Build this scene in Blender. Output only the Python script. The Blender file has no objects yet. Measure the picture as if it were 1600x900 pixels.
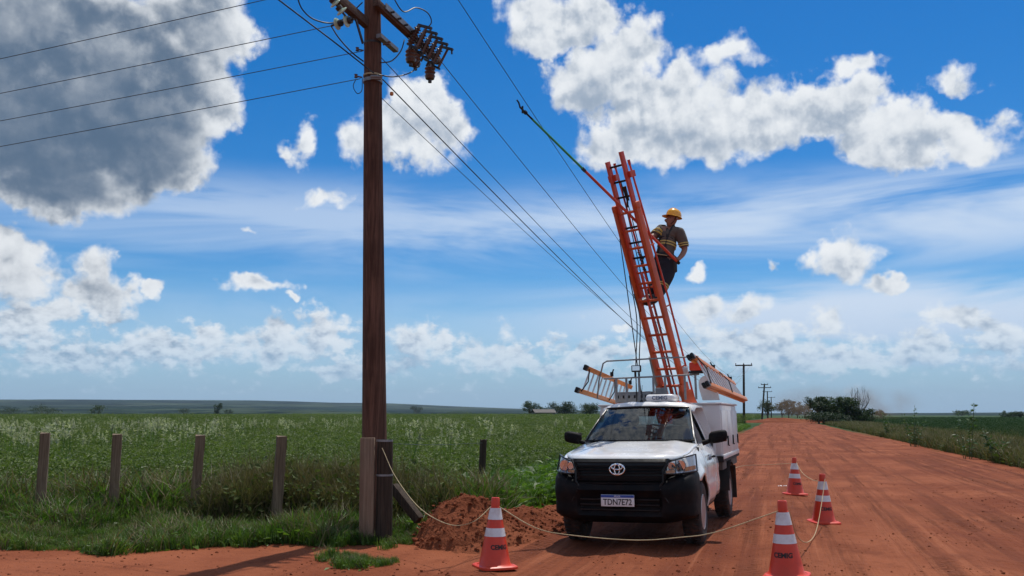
import bpy, bmesh, math, random
import numpy as np
from mathutils import Vector, Matrix, Euler

random.seed(7)
rng = np.random.default_rng(11)
R = math.radians
SC = bpy.context.scene
COL = SC.collection

# ------------------------------------------------------------------ camera
F_PX, CX, CY, HOR, CAM_H = 1350.0, 800.0, 450.0, 648.0, 1.62
PITCH = math.atan((HOR - CY) / F_PX)
cam_d = bpy.data.cameras.new('camera')
cam_d.sensor_width = 36.0
cam_d.lens = 36.0 * F_PX / 1600.0
cam_d.clip_start = 0.1
cam_d.clip_end = 30000.0
cam = bpy.data.objects.new('camera', cam_d)
COL.objects.link(cam)
cam.location = (0, 0, CAM_H)
cam.rotation_euler = (math.pi / 2 + PITCH, 0, 0)
SC.camera = cam

def ray(u, v):
    a = (u - CX) / F_PX; b = (CY - v) / F_PX
    c, s = math.cos(PITCH), math.sin(PITCH)
    return Vector((a, c - b * s, b * c + s))
def P(u, v, Y):                       # surveyed point: direction + distance north of the camera
    d = ray(u, v)
    return Vector((0, 0, CAM_H)) + d * (Y / d.y)
def G(u, v, z=0.0):                   # surveyed point on the ground
    d = ray(u, v)
    return Vector((0, 0, CAM_H)) + d * ((z - CAM_H) / d.z)

# ------------------------------------------------------------------ sun, exposure
SUN_AZ, SUN_EL = R(26), R(68)
sun_dir = Vector((math.sin(SUN_AZ) * math.cos(SUN_EL), math.cos(SUN_AZ) * math.cos(SUN_EL), math.sin(SUN_EL)))
sd = bpy.data.lights.new('sun', 'SUN')
sd.energy = 3.2
sd.angle = R(0.5)
sd.color = (1.0, 0.95, 0.88)
sun = bpy.data.objects.new('sun', sd)
COL.objects.link(sun)
sun.location = (0, 0, 50)
sun.rotation_euler = (-sun_dir).to_track_quat('-Z', 'Y').to_euler()
SC.view_settings.view_transform = 'Standard'
SC.view_settings.look = 'None'
SC.view_settings.exposure = 0.25
SC.view_settings.gamma = 1.0

# ------------------------------------------------------------------ node helpers
class NT:
    def __init__(s, tree): s.t = tree; s.n = tree.nodes; s.l = tree.links
    def node(s, typ, **kw):
        nd = s.n.new(typ)
        for k, v in kw.items(): setattr(nd, k, v)
        return nd
    def put(s, sock, val):
        if isinstance(val, bpy.types.NodeSocket): s.l.new(val, sock)
        else: sock.default_value = val
    def math(s, op, a, b=None, c=None, clamp=False):
        nd = s.node('ShaderNodeMath', operation=op, use_clamp=clamp)
        s.put(nd.inputs[0], a)
        if b is not None: s.put(nd.inputs[1], b)
        if c is not None: s.put(nd.inputs[2], c)
        return nd.outputs[0]
    def vmath(s, op, a, b=None, scale=None):
        nd = s.node('ShaderNodeVectorMath', operation=op)
        s.put(nd.inputs[0], a)
        if b is not None: s.put(nd.inputs[1], b)
        if scale is not None: s.put(nd.inputs['Scale'], scale)
        return nd.outputs['Value'] if op in ('LENGTH', 'DOT_PRODUCT', 'DISTANCE') else nd.outputs[0]
    def noise(s, vec, scale, detail=2, rough=0.5, dim='3D', out='Fac', lac=2.0, dist=0.0):
        nd = s.node('ShaderNodeTexNoise', noise_dimensions=dim)
        s.put(nd.inputs['Vector'], vec)
        nd.inputs['Scale'].default_value = scale; nd.inputs['Detail'].default_value = detail
        nd.inputs['Roughness'].default_value = rough; nd.inputs['Lacunarity'].default_value = lac
        nd.inputs['Distortion'].default_value = dist
        return nd.outputs['Color' if out == 'Color' else 0]
    def ramp(s, fac, a, b, lo=0.0, hi=1.0, smooth=True):
        nd = s.node('ShaderNodeMapRange')
        nd.interpolation_type = 'SMOOTHSTEP' if smooth else 'LINEAR'
        s.put(nd.inputs[0], fac)
        for i, v in enumerate((a, b, lo, hi)): s.put(nd.inputs[1 + i], v)
        return nd.outputs[0]
    def mix(s, fac, a, b, mode='MIX'):
        nd = s.node('ShaderNodeMix', data_type='RGBA', blend_type=mode)
        s.put(nd.inputs[0], fac)
        s.put(nd.inputs[6], a); s.put(nd.inputs[7], b)
        return nd.outputs[2]
    def mapping(s, vec, loc=(0, 0, 0), rot=(0, 0, 0), scale=(1, 1, 1), typ='POINT'):
        nd = s.node('ShaderNodeMapping', vector_type=typ)
        s.put(nd.inputs[0], vec)
        nd.inputs['Location'].default_value = loc; nd.inputs['Rotation'].default_value = rot
        nd.inputs['Scale'].default_value = scale
        return nd.outputs[0]
    def comb(s, x, y, z=0.0):
        nd = s.node('ShaderNodeCombineXYZ')
        s.put(nd.inputs[0], x); s.put(nd.inputs[1], y); s.put(nd.inputs[2], z)
        return nd.outputs[0]

# ------------------------------------------------------------------ sky
def sky_deg(u, v):
    d = ray(u, v).normalized()
    return math.degrees(math.atan2(d.x, d.y)), math.degrees(math.asin(d.z))

# (u, v, half width, half height, tilt, weight): where each cloud stands in the sky
CLOUDS = [
    (110, 150, 255, 180, 0, 2.6), (60, 60, 270, 110, -10, 2.2), (230, 110, 175, 95, 20, 2.0), (60, 200, 220, 130, 0, 2.2),
    (235, 240, 100, 75, 0, 1.6), (100, 300, 140, 58, -8, 1.6), (335, 50, 78, 74, 0, 1.3), (300, 20, 110, 60, 0, 1.6), (280, 275, 50, 40, 0, 1.0),
    (660, 170, 62, 68, 0, 1.0), (620, 215, 100, 52, 0, 1.0), (700, 200, 55, 55, 0, .9), (570, 220, 48, 42, 0, .8),
    (475, 222, 34, 36, 0, .75),
    (880, 35, 100, 62, -18, 1.35), (960, 100, 100, 72, -30, 1.35), (1030, 170, 150, 80, -12, 1.35), (930, 140, 90, 55, 0, .9),
    (1170, 190, 170, 72, 0, 1.35), (1300, 170, 110, 70, 0, 1.35), (1400, 220, 130, 62, 10, 1.35), (1500, 215, 100, 45, 12, .95), (980, 225, 110, 45, 0, .9),
    (1090, 225, 190, 48, 0, .9), (840, 10, 80, 45, 0, .9),
    (1140, 82, 95, 34, 0, .72), (1490, 126, 68, 30, 0, .68), (1340, 100, 60, 22, 10, .6),
    (40, 430, 78, 72, 0, 1.0), (20, 400, 60, 50, 0, 1.0), (155, 455, 72, 58, 0, 1.0), (140, 410, 40, 36, 0, .95), (232, 450, 34, 24, 0, .85), (60, 500, 110, 40, 0, .9),
    (410, 446, 76, 22, 0, .8), (455, 466, 26, 12, 0, .7), (500, 312, 72, 15, -14, .6), (395, 349, 20, 9, 0, .6),
    (495, 515, 36, 48, 0, .95), (430, 540, 110, 46, 0, .9), (250, 550, 130, 42, 0, .85), (100, 560, 140, 42, 0, .85), (330, 525, 60, 28, 0, .8),
    (660, 545, 72, 42, 0, .95), (780, 560, 110, 34, 0, .85), (900, 570, 110, 28, 0, .8), (980, 518, 30, 12, 0, .7),
    (1105, 490, 52, 52, 0, 1.0), (1170, 478, 50, 26, -14, .8), (1160, 535, 120, 46, 0, 1.0), (1240, 560, 110, 34, 0, .9),
    (1320, 400, 58, 40, 14, .9), (1370, 432, 44, 20, 22, .85), (1210, 412, 24, 16, 0, .75), (1079, 425, 24, 12, 0, .7),
    (1288, 505, 38, 44, 0, .9), (1350, 560, 110, 34, 0, .85), (1490, 497, 70, 28, 0, .85), (1450, 555, 120, 34, 0, .85), (1570, 530, 70, 50, 0, .8),
    (1030, 560, 70, 30, 0, .8), (560, 575, 90, 26, 0, .75),
]

def new_group(name, outs):
    g = bpy.data.node_groups.new(name, 'ShaderNodeTree')
    g.interface.new_socket('q', in_out='INPUT', socket_type='NodeSocketVector')
    for o in outs: g.interface.new_socket(o, in_out='OUTPUT', socket_type='NodeSocketFloat')
    t = NT(g)
    return g, t, t.node('NodeGroupInput').outputs[0], t.node('NodeGroupOutput')
def body_group():
    g, t, q, go = new_group('cloud_body', ['Body'])
    w = t.vmath('SUBTRACT', t.noise(q, 0.26, 4, 0.55, '2D', 'Color'), (0.5, 0.5, 0.5))
    q1 = t.vmath('ADD', q, t.vmath('MULTIPLY', w, (3.4, 3.4, 0.0)))
    sep = t.node('ShaderNodeSeparateXYZ'); t.put(sep.inputs[0], q)
    # the rest of the sky round the horizon carries the same kind of cloud
    away = t.math('MAXIMUM', t.ramp(t.math('ABSOLUTE', sep.outputs[0]), 33, 44), t.ramp(sep.outputs[1], 27, 36))
    gen = t.noise(q, 0.085, 2, 0.5, '2D')
    b = t.math('SUBTRACT', t.math('MULTIPLY', t.math('SUBTRACT', gen, 0.40), 3.6), t.math('MULTIPLY', t.math('SUBTRACT', 1.0, away), 3.0))
    for (u, v, hu, hv, rot, wt) in CLOUDS:
        az, el = sky_deg(u, v)
        az1, el1 = sky_deg(u + hu, v); az2, el2 = sky_deg(u, v - hv)
        rx = math.hypot(az1 - az, el1 - el) * 1.08; ry = math.hypot(az2 - az, el2 - el) * 1.08
        m = t.mapping(q1, (az, el, 0), (0, 0, R(-rot)), (rx, ry, 1), 'TEXTURE')
        e = t.math('MULTIPLY_ADD', t.vmath('LENGTH', m), -wt, wt)
        b = t.math('SMOOTH_MAX', b, e, 0.15)
    band = t.math('MULTIPLY_ADD', t.math('ABSOLUTE', t.math('SUBTRACT', sep.outputs[1], 3.9)), -0.14, 0.36)
    b = t.math('SMOOTH_MAX', b, band, 0.10)
    t.put(go.inputs[0], b)
    return g
def puff_group():
    g, t, q, go = new_group('cloud_puffs', ['Fine', 'Soft'])
    w2 = t.vmath('SUBTRACT', t.noise(q, 1.1, 3, 0.5, '2D', 'Color'), (0.5, 0.5, 0.5))
    qq = t.vmath('ADD', q, t.vmath('MULTIPLY', w2, (0.9, 0.9, 0.0)))
    fb = t.math('SUBTRACT', t.noise(q, 0.50, 9, 0.58, '2D'), 0.5)
    vo = t.node('ShaderNodeTexVoronoi', voronoi_dimensions='2D', feature='F1')
    t.put(vo.inputs['Vector'], qq)
    vo.inputs['Scale'].default_value = 0.55; vo.inputs['Detail'].default_value = 3.0; vo.inputs['Roughness'].default_value = 0.5
    vo.normalize = True
    puff = t.math('SUBTRACT', 0.42, vo.outputs['Distance'])
    t.put(go.inputs[0], t.math('MULTIPLY_ADD', puff, 0.70, t.math('MULTIPLY', fb, 1.25)))
    soft = t.math('SUBTRACT', t.noise(q, 0.33, 5, 0.52, '2D'), 0.5)
    t.put(go.inputs[1], t.math('MULTIPLY_ADD', puff, 0.55, soft))
    return g

world = bpy.data.worlds.new('World')
SC.world = world
world.use_nodes = True
wt = NT(world.node_tree)
wt.n.clear()
SKY_STRENGTH = 0.10
out = wt.node('ShaderNodeOutputWorld'); bg = wt.node('ShaderNodeBackground')
bg.inputs['Strength'].default_value = SKY_STRENGTH
wt.l.new(bg.outputs[0], out.inputs[0])
sky = wt.node('ShaderNodeTexSky', sky_type='NISHITA', sun_disc=False)
sky.sun_elevation = SUN_EL; sky.sun_rotation = SUN_AZ
sky.altitude = 600; sky.air_density = 1.0; sky.dust_density = 0.6; sky.ozone_density = 2.5
tc = wt.node('ShaderNodeTexCoord')
sp = wt.node('ShaderNodeSeparateXYZ'); wt.put(sp.inputs[0], tc.outputs['Generated'])
az = wt.math('MULTIPLY', wt.math('ARCTAN2', sp.outputs[0], sp.outputs[1]), 57.2958)
el = wt.math('MULTIPLY', wt.math('ARCSINE', sp.outputs[2]), 57.2958)
q = wt.comb(az, el)
hs = wt.node('ShaderNodeHueSaturation')
wt.put(hs.inputs['Color'], sky.outputs[0])
hs.inputs['Saturation'].default_value = 1.50; hs.inputs['Value'].default_value = 0.90; hs.inputs['Hue'].default_value = 0.5
base = wt.mix(1.0, hs.outputs[0], (0.80, 0.93, 1.02, 1), 'MULTIPLY')
BG, PG = body_group(), puff_group()
def use(grp, vec):
    nd = wt.node('ShaderNodeGroup'); nd.node_tree = grp; wt.put(nd.inputs[0], vec); return nd.outputs
# puffs look flatter and finer the lower they stand
eln = wt.math('MULTIPLY_ADD', wt.math('EXPONENT', wt.math('MULTIPLY', wt.math('MAXIMUM', el, -5.0), -0.25)), -3.0, el)
qn = wt.comb(az, eln)
def after(val, x, y): return wt.comb(wt.math('MULTIPLY_ADD', val, 1e-7, x), y)      # keeps the shader stack small: one group is finished before the next
B0 = use(BG, q)[0]; B1 = use(BG, wt.vmath('ADD', q, after(B0, 0.7, 1.7)))[0]
n0 = use(PG, wt.vmath('ADD', qn, after(B1, 0.0, 0.0))); n1 = use(PG, wt.vmath('ADD', qn, after(n0[0], 0.25, 0.75)))
lowf = wt.ramp(el, 8.5, 3.5)
def low_noise(v): return wt.noise(wt.mapping(v, scale=(1.0, 1.7, 1)), 0.95, 6, 0.6, '2D')
l0 = low_noise(q); l1 = low_noise(wt.vmath('ADD', q, (0.12, 0.30, 0)))
D0 = wt.math('SUBTRACT', wt.math('MULTIPLY_ADD', B0, 1.50, n0[0]), 0.36)
D0 = wt.math('MULTIPLY_ADD', wt.math('SUBTRACT', l0, 0.5), wt.math('MULTIPLY', lowf, 1.5), D0)
def k(v): return tuple(x / SKY_STRENGTH for x in v) + (1,)
# thin high veil in long streaks
st = wt.noise(wt.mapping(q, (3, 0, 0), (0, 0, 0), (0.035, 0.26, 1)), 1.0, 5, 0.58, '2D', dist=0.4)
band = wt.math('MAXIMUM', wt.math('MULTIPLY', wt.ramp(wt.math('ABSOLUTE', wt.math('SUBTRACT', el, 12.0)), 4.4, 0.8), 1.0),
               wt.math('MULTIPLY', wt.ramp(wt.math('ABSOLUTE', wt.math('SUBTRACT', el, 5.2)), 4.2, 1.6), wt.ramp(az, -4, 13, 0.45, 1.15)))
veil = wt.math('MULTIPLY', wt.ramp(st, 0.30, 0.64), band)
veil = wt.math('MULTIPLY', veil, wt.ramp(az, -20, 16, 0.62, 0.88))
base2 = wt.mix(veil, base, k((0.52, 0.62, 0.76)))
# low haze towards the horizon
hz = wt.ramp(el, 7.5, 0.0, 0.0, 0.75)
base2 = wt.mix(hz, base2, k((0.20, 0.36, 0.58)))
D0 = wt.math('MAXIMUM', D0, wt.math('MULTIPLY_ADD', B0, 1.5, -0.95))
soft = wt.noise(q, 0.21, 3, 0.5, '2D')
mask = wt.ramp(D0, -0.08, wt.math('MULTIPLY_ADD', soft, 0.85, 0.08))
left_ = wt.ramp(az, -12, -23)
relief = wt.math('ADD', wt.math('MULTIPLY', wt.math('SUBTRACT', n0[1], n1[1]), 1.25), wt.math('MULTIPLY', wt.math('SUBTRACT', n0[0], n1[0]), 0.28))
relief = wt.math('MULTIPLY', relief, wt.math('MULTIPLY_ADD', left_, -0.50, 1.0))
relief = wt.math('MULTIPLY_ADD', wt.math('SUBTRACT', l0, l1), wt.math('MULTIPLY', lowf, 1.5), relief)
top = wt.math('MULTIPLY', wt.math('TANH', wt.math('MULTIPLY', wt.math('SUBTRACT', B0, B1), 2.2)), wt.math('MULTIPLY_ADD', left_, -0.10, 0.24))
thick = wt.math('MULTIPLY_ADD', left_, wt.math('SUBTRACT', wt.ramp(B0, 0.16, 1.25), wt.ramp(D0, 0.10, 1.15)), wt.ramp(D0, 0.10, 1.15))
deep = wt.math('MULTIPLY', thick, wt.math('MULTIPLY_ADD', left_, wt.math('MULTIPLY', wt.ramp(el, 10.5, 13.5), wt.ramp(el, 13.0, 26.0, 0.62, 0.36, smooth=False)), 0.40))
belly = wt.math('MULTIPLY', wt.ramp(n0[1], 0.16, -0.22), 0.30)
shade = wt.math('SUBTRACT', wt.math('ADD', wt.math('ADD', relief, top), 0.92), wt.math('ADD', deep, belly))
shade = wt.math('DIVIDE', 1.0, wt.math('ADD', 1.0, wt.math('EXPONENT', wt.math('MULTIPLY', wt.math('SUBTRACT', shade, 0.52), -4.6))))
low = wt.ramp(el, 8.5, 1.0)
white = wt.mix(low, k((0.74, 0.765, 0.79)), k((0.56, 0.66, 0.76)))
grey = wt.mix(low, wt.mix(left_, k((0.26, 0.33, 0.43)), k((0.075, 0.125, 0.20))), k((0.17, 0.30, 0.47)))
ccol = wt.mix(shade, grey, white)
amt = wt.math('MULTIPLY', mask, wt.ramp(el, -0.5, 6.0, 0.45, 1.0))
final = wt.mix(amt, base2, ccol)
wt.put(bg.inputs['Color'], final)

# ------------------------------------------------------------------ object helpers
def tag(o, label=None, cat=None, group=None, kind=None):
    if label: o['label'] = label
    if cat: o['category'] = cat
    if group: o['group'] = group
    if kind: o['kind'] = kind
    return o
def empty(name, loc=(0, 0, 0), rot=(0, 0, 0), label=None, cat=None, group=None):
    o = bpy.data.objects.new(name, None)
    COL.objects.link(o)
    o.location = loc; o.rotation_euler = rot
    o.empty_display_size = 0.2
    return tag(o, label, cat, group)
def link(name, me, parent=None):
    o = bpy.data.objects.new(name, me)
    COL.objects.link(o)
    if parent is not None: o.parent = parent
    return o
def copy_tree(o, parent=None):
    c = o.copy(); COL.objects.link(c); c.parent = parent
    for ch in list(o.children): copy_tree(ch, c)
    return c
def basis(d):
    d = Vector(d).normalized()
    a = Vector((0, 0, 1)) if abs(d.z) < 0.95 else Vector((1, 0, 0))
    x = a.cross(d).normalized(); return x, d.cross(x).normalized(), d

class MB:
    """collects shapes into one mesh"""
    def __init__(s): s.v = []; s.f = []; s.m = []; s.mi = 0
    def add(s, vs, fs):
        o = len(s.v); s.v += [tuple(p) for p in vs]; s.f += [tuple(i + o for i in f) for f in fs]; s.m += [s.mi] * len(fs); return s
    def box(s, c, size, rot=None, bev=0.0):
        bm = bmesh.new(); bmesh.ops.create_cube(bm, size=1.0)
        bmesh.ops.scale(bm, vec=size, verts=bm.verts)
        if bev: bmesh.ops.bevel(bm, geom=bm.edges[:], offset=bev, segments=2, affect='EDGES', profile=0.5)
        M = Matrix.Translation(c) @ (rot.to_4x4() if rot is not None else Matrix.Identity(4))
        bm.verts.ensure_lookup_table()
        s.add([M @ v.co for v in bm.verts], [[v.index for v in f.verts] for f in bm.faces]); bm.free(); return s
    def beam(s, a, b, w, h, up=(0, 0, 1), bev=0.0):        # box along a-b: w across, h along up
        a, b = Vector(a), Vector(b); d = (b - a); L = d.length; d.normalize()
        u = Vector(up); x = u.cross(d)
        if x.length < 1e-4: x = Vector((1, 0, 0)).cross(d)
        x.normalize(); u = d.cross(x)
        M = Matrix((x, u, d)).transposed()
        return s.box((a + b) / 2, (w, h, L), M, bev)
    def cyl(s, a, b, r0, r1=None, n=12, cap=True):
        r1 = r0 if r1 is None else r1
        return s.tube([a, b], [r0, r1], n, cap)
    def tube(s, pts, r, n=8, cap=True):
        pts = [Vector(p) for p in pts]; N = len(pts)
        rr = r if isinstance(r, (list, tuple)) else [r] * N
        vs = []; x = None
        for i, p in enumerate(pts):
            d = (pts[min(i + 1, N - 1)] - pts[max(i - 1, 0)]).normalized()
            if x is None: x, y, _ = basis(d)
            else:
                x = (x - d * x.dot(d)).normalized(); y = d.cross(x)
            for k_ in range(n):
                t = 2 * math.pi * k_ / n
                vs.append(p + (x * math.cos(t) + y * math.sin(t)) * rr[i])
        fs = [(i * n + k_, i * n + (k_ + 1) % n, (i + 1) * n + (k_ + 1) % n, (i + 1) * n + k_) for i in range(N - 1) for k_ in range(n)]
        if cap: fs += [tuple(range(n - 1, -1, -1)), tuple((N - 1) * n + k_ for k_ in range(n))]
        return s.add(vs, fs)
    def lathe(s, prof, n=24, M=None, cap=True):            # prof: (radius, height) list
        vs = []
        for (r, z) in prof:
            for k_ in range(n):
                t = 2 * math.pi * k_ / n
                p = Vector((r * math.cos(t), r * math.sin(t), z))
                vs.append(M @ p if M is not None else p)
        N = len(prof)
        fs = [(i * n + k_, i * n + (k_ + 1) % n, (i + 1) * n + (k_ + 1) % n, (i + 1) * n + k_) for i in range(N - 1) for k_ in range(n)]
        if cap: fs += [tuple(range(n - 1, -1, -1)), tuple((N - 1) * n + k_ for k_ in range(n))]
        return s.add(vs, fs)
    def grid(s, fn, us, vs_, flip=False):
        nu, nv = len(us), len(vs_)
        pts = [fn(u, v) for v in vs_ for u in us]
        fs = [(j * nu + i, j * nu + i + 1, (j + 1) * nu + i + 1, (j + 1) * nu + i) for j in range(nv - 1) for i in range(nu - 1)]
        if flip: fs = [f[::-1] for f in fs]
        return s.add(pts, fs)
    def prism(s, poly, a, b):                              # polygon (list of 3D points) swept from offset a to offset b
        a, b = Vector(a), Vector(b); n = len(poly)
        vs = [Vector(p) + a for p in poly] + [Vector(p) + b for p in poly]
        fs = [tuple(range(n - 1, -1, -1)), tuple(range(n, 2 * n))] + [(i, (i + 1) % n, n + (i + 1) % n, n + i) for i in range(n)]
        return s.add(vs, fs)
    def mesh(s, name, mats, smooth=35):
        me = bpy.data.meshes.new(name); me.from_pydata(s.v, [], s.f); me.update()
        bm = bmesh.new(); bm.from_mesh(me); bmesh.ops.recalc_face_normals(bm, faces=bm.faces); bm.to_mesh(me); bm.free()
        for m in (mats if isinstance(mats, (list, tuple)) else [mats]): me.materials.append(m)
        if any(s.m): me.polygons.foreach_set('material_index', s.m)
        if smooth:
            me.polygons.foreach_set('use_smooth', [True] * len(me.polygons)); me.set_sharp_from_angle(angle=R(smooth))
        return me
    def build(s, name, mats, parent=None, smooth=35, solid=0.0, offset=-1):
        o = link(name, s.mesh(name, mats, smooth), parent)
        if solid:
            md = o.modifiers.new('thickness', 'SOLIDIFY'); md.thickness = solid; md.offset = offset
        return o

def np_mesh(name, v, f, mats, midx=None, smooth=False):
    me = bpy.data.meshes.new(name)
    v = np.asarray(v, np.float32); f = np.asarray(f, np.int32); k_ = f.shape[1]
    me.vertices.add(len(v)); me.vertices.foreach_set('co', v.ravel())
    me.loops.add(f.size); me.loops.foreach_set('vertex_index', f.ravel())
    me.polygons.add(len(f)); me.polygons.foreach_set('loop_start', np.arange(0, f.size, k_, dtype=np.int32))
    me.polygons.foreach_set('loop_total', np.full(len(f), k_, np.int32))
    for m in (mats if isinstance(mats, (list, tuple)) else [mats]): me.materials.append(m)
    if midx is not None: me.polygons.foreach_set('material_index', np.asarray(midx, np.int32))
    me.polygons.foreach_set('use_smooth', np.full(len(f), smooth))
    me.update(calc_edges=True); me.validate()
    return me

def text_mesh(name, body, size, mat, parent, M, align='CENTER', extrude=0.0006, bold=0.0, stretch=1.0):
    cu = bpy.data.curves.new(name, 'FONT'); cu.body = body; cu.size = size
    cu.align_x = align; cu.align_y = 'CENTER'; cu.extrude = extrude; cu.offset = bold; cu.resolution_u = 3
    tmp = bpy.data.objects.new(name, cu); COL.objects.link(tmp)
    dg = bpy.context.evaluated_depsgraph_get(); dg.update()
    me = bpy.data.meshes.new_from_object(tmp.evaluated_get(dg))
    bpy.data.objects.remove(tmp)
    me.transform(M @ Matrix.Diagonal((stretch, 1, 1, 1)))
    me.materials.clear(); me.materials.append(mat)
    return link(name, me, parent)

# numpy value noise
_perm = np.random.default_rng(5).random((512, 512))
def vnoise(x, y):
    xi = np.floor(x).astype(int); yi = np.floor(y).astype(int); fx = x - xi; fy = y - yi
    fx = fx * fx * (3 - 2 * fx); fy = fy * fy * (3 - 2 * fy)
    g = lambda a, b: _perm[a & 511, b & 511]
    return (g(xi, yi) * (1 - fx) + g(xi + 1, yi) * fx) * (1 - fy) + (g(xi, yi + 1) * (1 - fx) + g(xi + 1, yi + 1) * fx) * fy
def fbm(x, y, o=4, r=0.5):
    t = 0; a = 1; n = 0
    for i in range(o):
        t = t + a * vnoise(x * 2 ** i + 17.3 * i, y * 2 ** i + 9.1 * i); n += a; a *= r
    return t / n - 0.5

# ------------------------------------------------------------------ materials
def new_mat(name):
    m = bpy.data.materials.new(name); m.use_nodes = True
    t = NT(m.node_tree); b = m.node_tree.nodes['Principled BSDF']
    return m, t, b
def simple(name, col, rough=0.5, metal=0.0, var=0.12, scale=6.0, bump=0.0, bscale=60.0, dirt=None, dirt_amt=0.0, spec=0.5, coat=0.0):
    m, t, b = new_mat(name)
    tcn = t.node('ShaderNodeTexCoord').outputs['Object']
    n = t.noise(tcn, scale, 5, 0.6)
    c = t.mix(t.ramp(n, 0.25, 0.75), tuple(x * (1 - var) for x in col) + (1,), tuple(min(1, x * (1 + var)) for x in col) + (1,))
    if dirt is not None:
        c = t.mix(t.math('MULTIPLY', t.ramp(t.noise(tcn, scale * 0.6, 6, 0.65), 0.42, 0.75), dirt_amt), c, dirt + (1,))
    t.put(b.inputs['Base Color'], c)
    t.put(b.inputs['Roughness'], t.ramp(n, 0.2, 0.8, max(0, rough - 0.08), min(1, rough + 0.08)))
    b.inputs['Metallic'].default_value = metal
    b.inputs['Specular IOR Level'].default_value = spec
    b.inputs['Coat Weight'].default_value = coat
    if bump:
        bn = t.node('ShaderNodeBump'); bn.inputs['Strength'].default_value = bump; bn.inputs['Distance'].default_value = 0.01
        t.put(bn.inputs['Height'], t.noise(tcn, bscale, 4, 0.6)); t.put(b.inputs['Normal'], bn.outputs[0])
    return m
SOIL = (0.220, 0.060, 0.026)
SOIL_D = (0.100, 0.025, 0.012)
SOIL_L = (0.31, 0.108, 0.054)
def soil_material(name, tracks=False, far_green=False, damp=1.0):
    m, t, b = new_mat(name)
    SOIL, SOIL_D, SOIL_L = (tuple(x * damp for x in c_) for c_ in ((0.235, 0.063, 0.026), (0.110, 0.027, 0.012), (0.32, 0.110, 0.053)))
    gp = t.node('ShaderNodeNewGeometry').outputs['Position']
    n1 = t.noise(gp, 0.35, 6, 0.6); n2 = t.noise(gp, 2.6, 7, 0.62); n3 = t.noise(gp, 22.0, 4, 0.6)
    c = t.mix(t.ramp(n1, 0.32, 0.70), SOIL_D + (1,), SOIL_L + (1,))
    c = t.mix(0.42, c, SOIL + (1,))
    c = t.mix(t.ramp(n2, 0.56, 0.76, 0, 0.65), c, SOIL_D + (1,))
    c = t.mix(t.ramp(n3, 0.60, 0.74, 0, 0.45), c, SOIL_L + (1,))
    h = t.math('ADD', t.math('MULTIPLY', n2, 0.7), t.math('MULTIPLY', n3, 0.35))
    if tracks:                                            # wheel and grader marks run along the road
        al = t.mapping(gp, rot=(0, 0, R(17.1)))
        st = t.noise(t.mapping(al, scale=(2.1, 0.05, 1)), 1.0, 6, 0.62, dist=0.25)
        st2 = t.noise(t.mapping(al, scale=(7.0, 0.12, 1)), 1.0, 4, 0.6)
        c = t.mix(t.ramp(st, 0.48, 0.64, 0, 0.42), c, (0.095, 0.025, 0.014, 1))
        c = t.mix(t.ramp(st2, 0.54, 0.70, 0, 0.55), c, SOIL_L + (1,))
        h = t.math('ADD', h, t.math('ADD', t.math('MULTIPLY', st, 0.8), t.math('MULTIPLY', st2, 0.6)))
    if tracks:                                            # pressed tread marks across the wheel lanes
        wv = t.node('ShaderNodeTexWave', wave_type='BANDS', bands_direction='Y'); t.put(wv.inputs['Vector'], al)
        wv.inputs['Scale'].default_value = 4.5; wv.inputs['Distortion'].default_value = 5.0; wv.inputs['Detail'].default_value = 3.0; wv.inputs['Detail Scale'].default_value = 2.0
        lane = t.math('MULTIPLY', t.ramp(st, 0.46, 0.60), t.ramp(n1, 0.42, 0.60))
        h = t.math('ADD', h, t.math('MULTIPLY', t.math('MULTIPLY', wv.outputs['Fac'], lane), 0.55))
        n4 = t.noise(t.mapping(al, scale=(1.0, 0.45, 1)), 1.1, 7, 0.68)
        c = t.mix(t.ramp(n4, 0.52, 0.68, 0, 0.55), c, SOIL_D + (1,)); h = t.math('ADD', h, t.math('MULTIPLY', n4, 0.9))
    if far_green:
        dist = t.vmath('LENGTH', gp)
        g1_ = t.noise(gp, 0.02, 5, 0.6)
        gc = t.mix(t.ramp(g1_, 0.35, 0.65), (0.022, 0.050, 0.016, 1), (0.050, 0.085, 0.024, 1))
        c = t.mix(t.ramp(dist, 55, 110), c, gc)
    t.put(b.inputs['Base Color'], c); b.inputs['Roughness'].default_value = 0.95; b.inputs['Specular IOR Level'].default_value = 0.12
    bn = t.node('ShaderNodeBump'); bn.inputs['Strength'].default_value = 1.0; bn.inputs['Distance'].default_value = 0.075
    t.put(bn.inputs['Height'], h); t.put(b.inputs['Normal'], bn.outputs[0])
    return m
def leaf_material(name, a, b_, trans=0.35, rough=0.42, spec=0.4):
    m, t, b = new_mat(name)
    rnd = t.node('ShaderNodeObjectInfo').outputs['Random']
    gp = t.node('ShaderNodeNewGeometry')
    n = t.noise(gp.outputs['Position'], 5.0, 2, 0.5)
    c = t.mix(t.ramp(t.math('ADD', t.math('MULTIPLY', rnd, 0.6), t.math('MULTIPLY', n, 0.6)), 0.25, 0.95), a + (1,), b_ + (1,))
    t.put(b.inputs['Base Color'], c); b.inputs['Roughness'].default_value = rough; b.inputs['Specular IOR Level'].default_value = spec
    tr = t.node('ShaderNodeBsdfTranslucent'); t.put(tr.inputs['Color'], t.mix(1.0, c, (1.0, 1.15, 0.55, 1), 'MULTIPLY'))
    mx = t.node('ShaderNodeMixShader'); mx.inputs[0].default_value = trans
    t.l.new(b.outputs[0], mx.inputs[1]); t.l.new(tr.outputs[0], mx.inputs[2])
    t.l.new(mx.outputs[0], t.n['Material Output'].inputs['Surface'])
    return m
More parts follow.
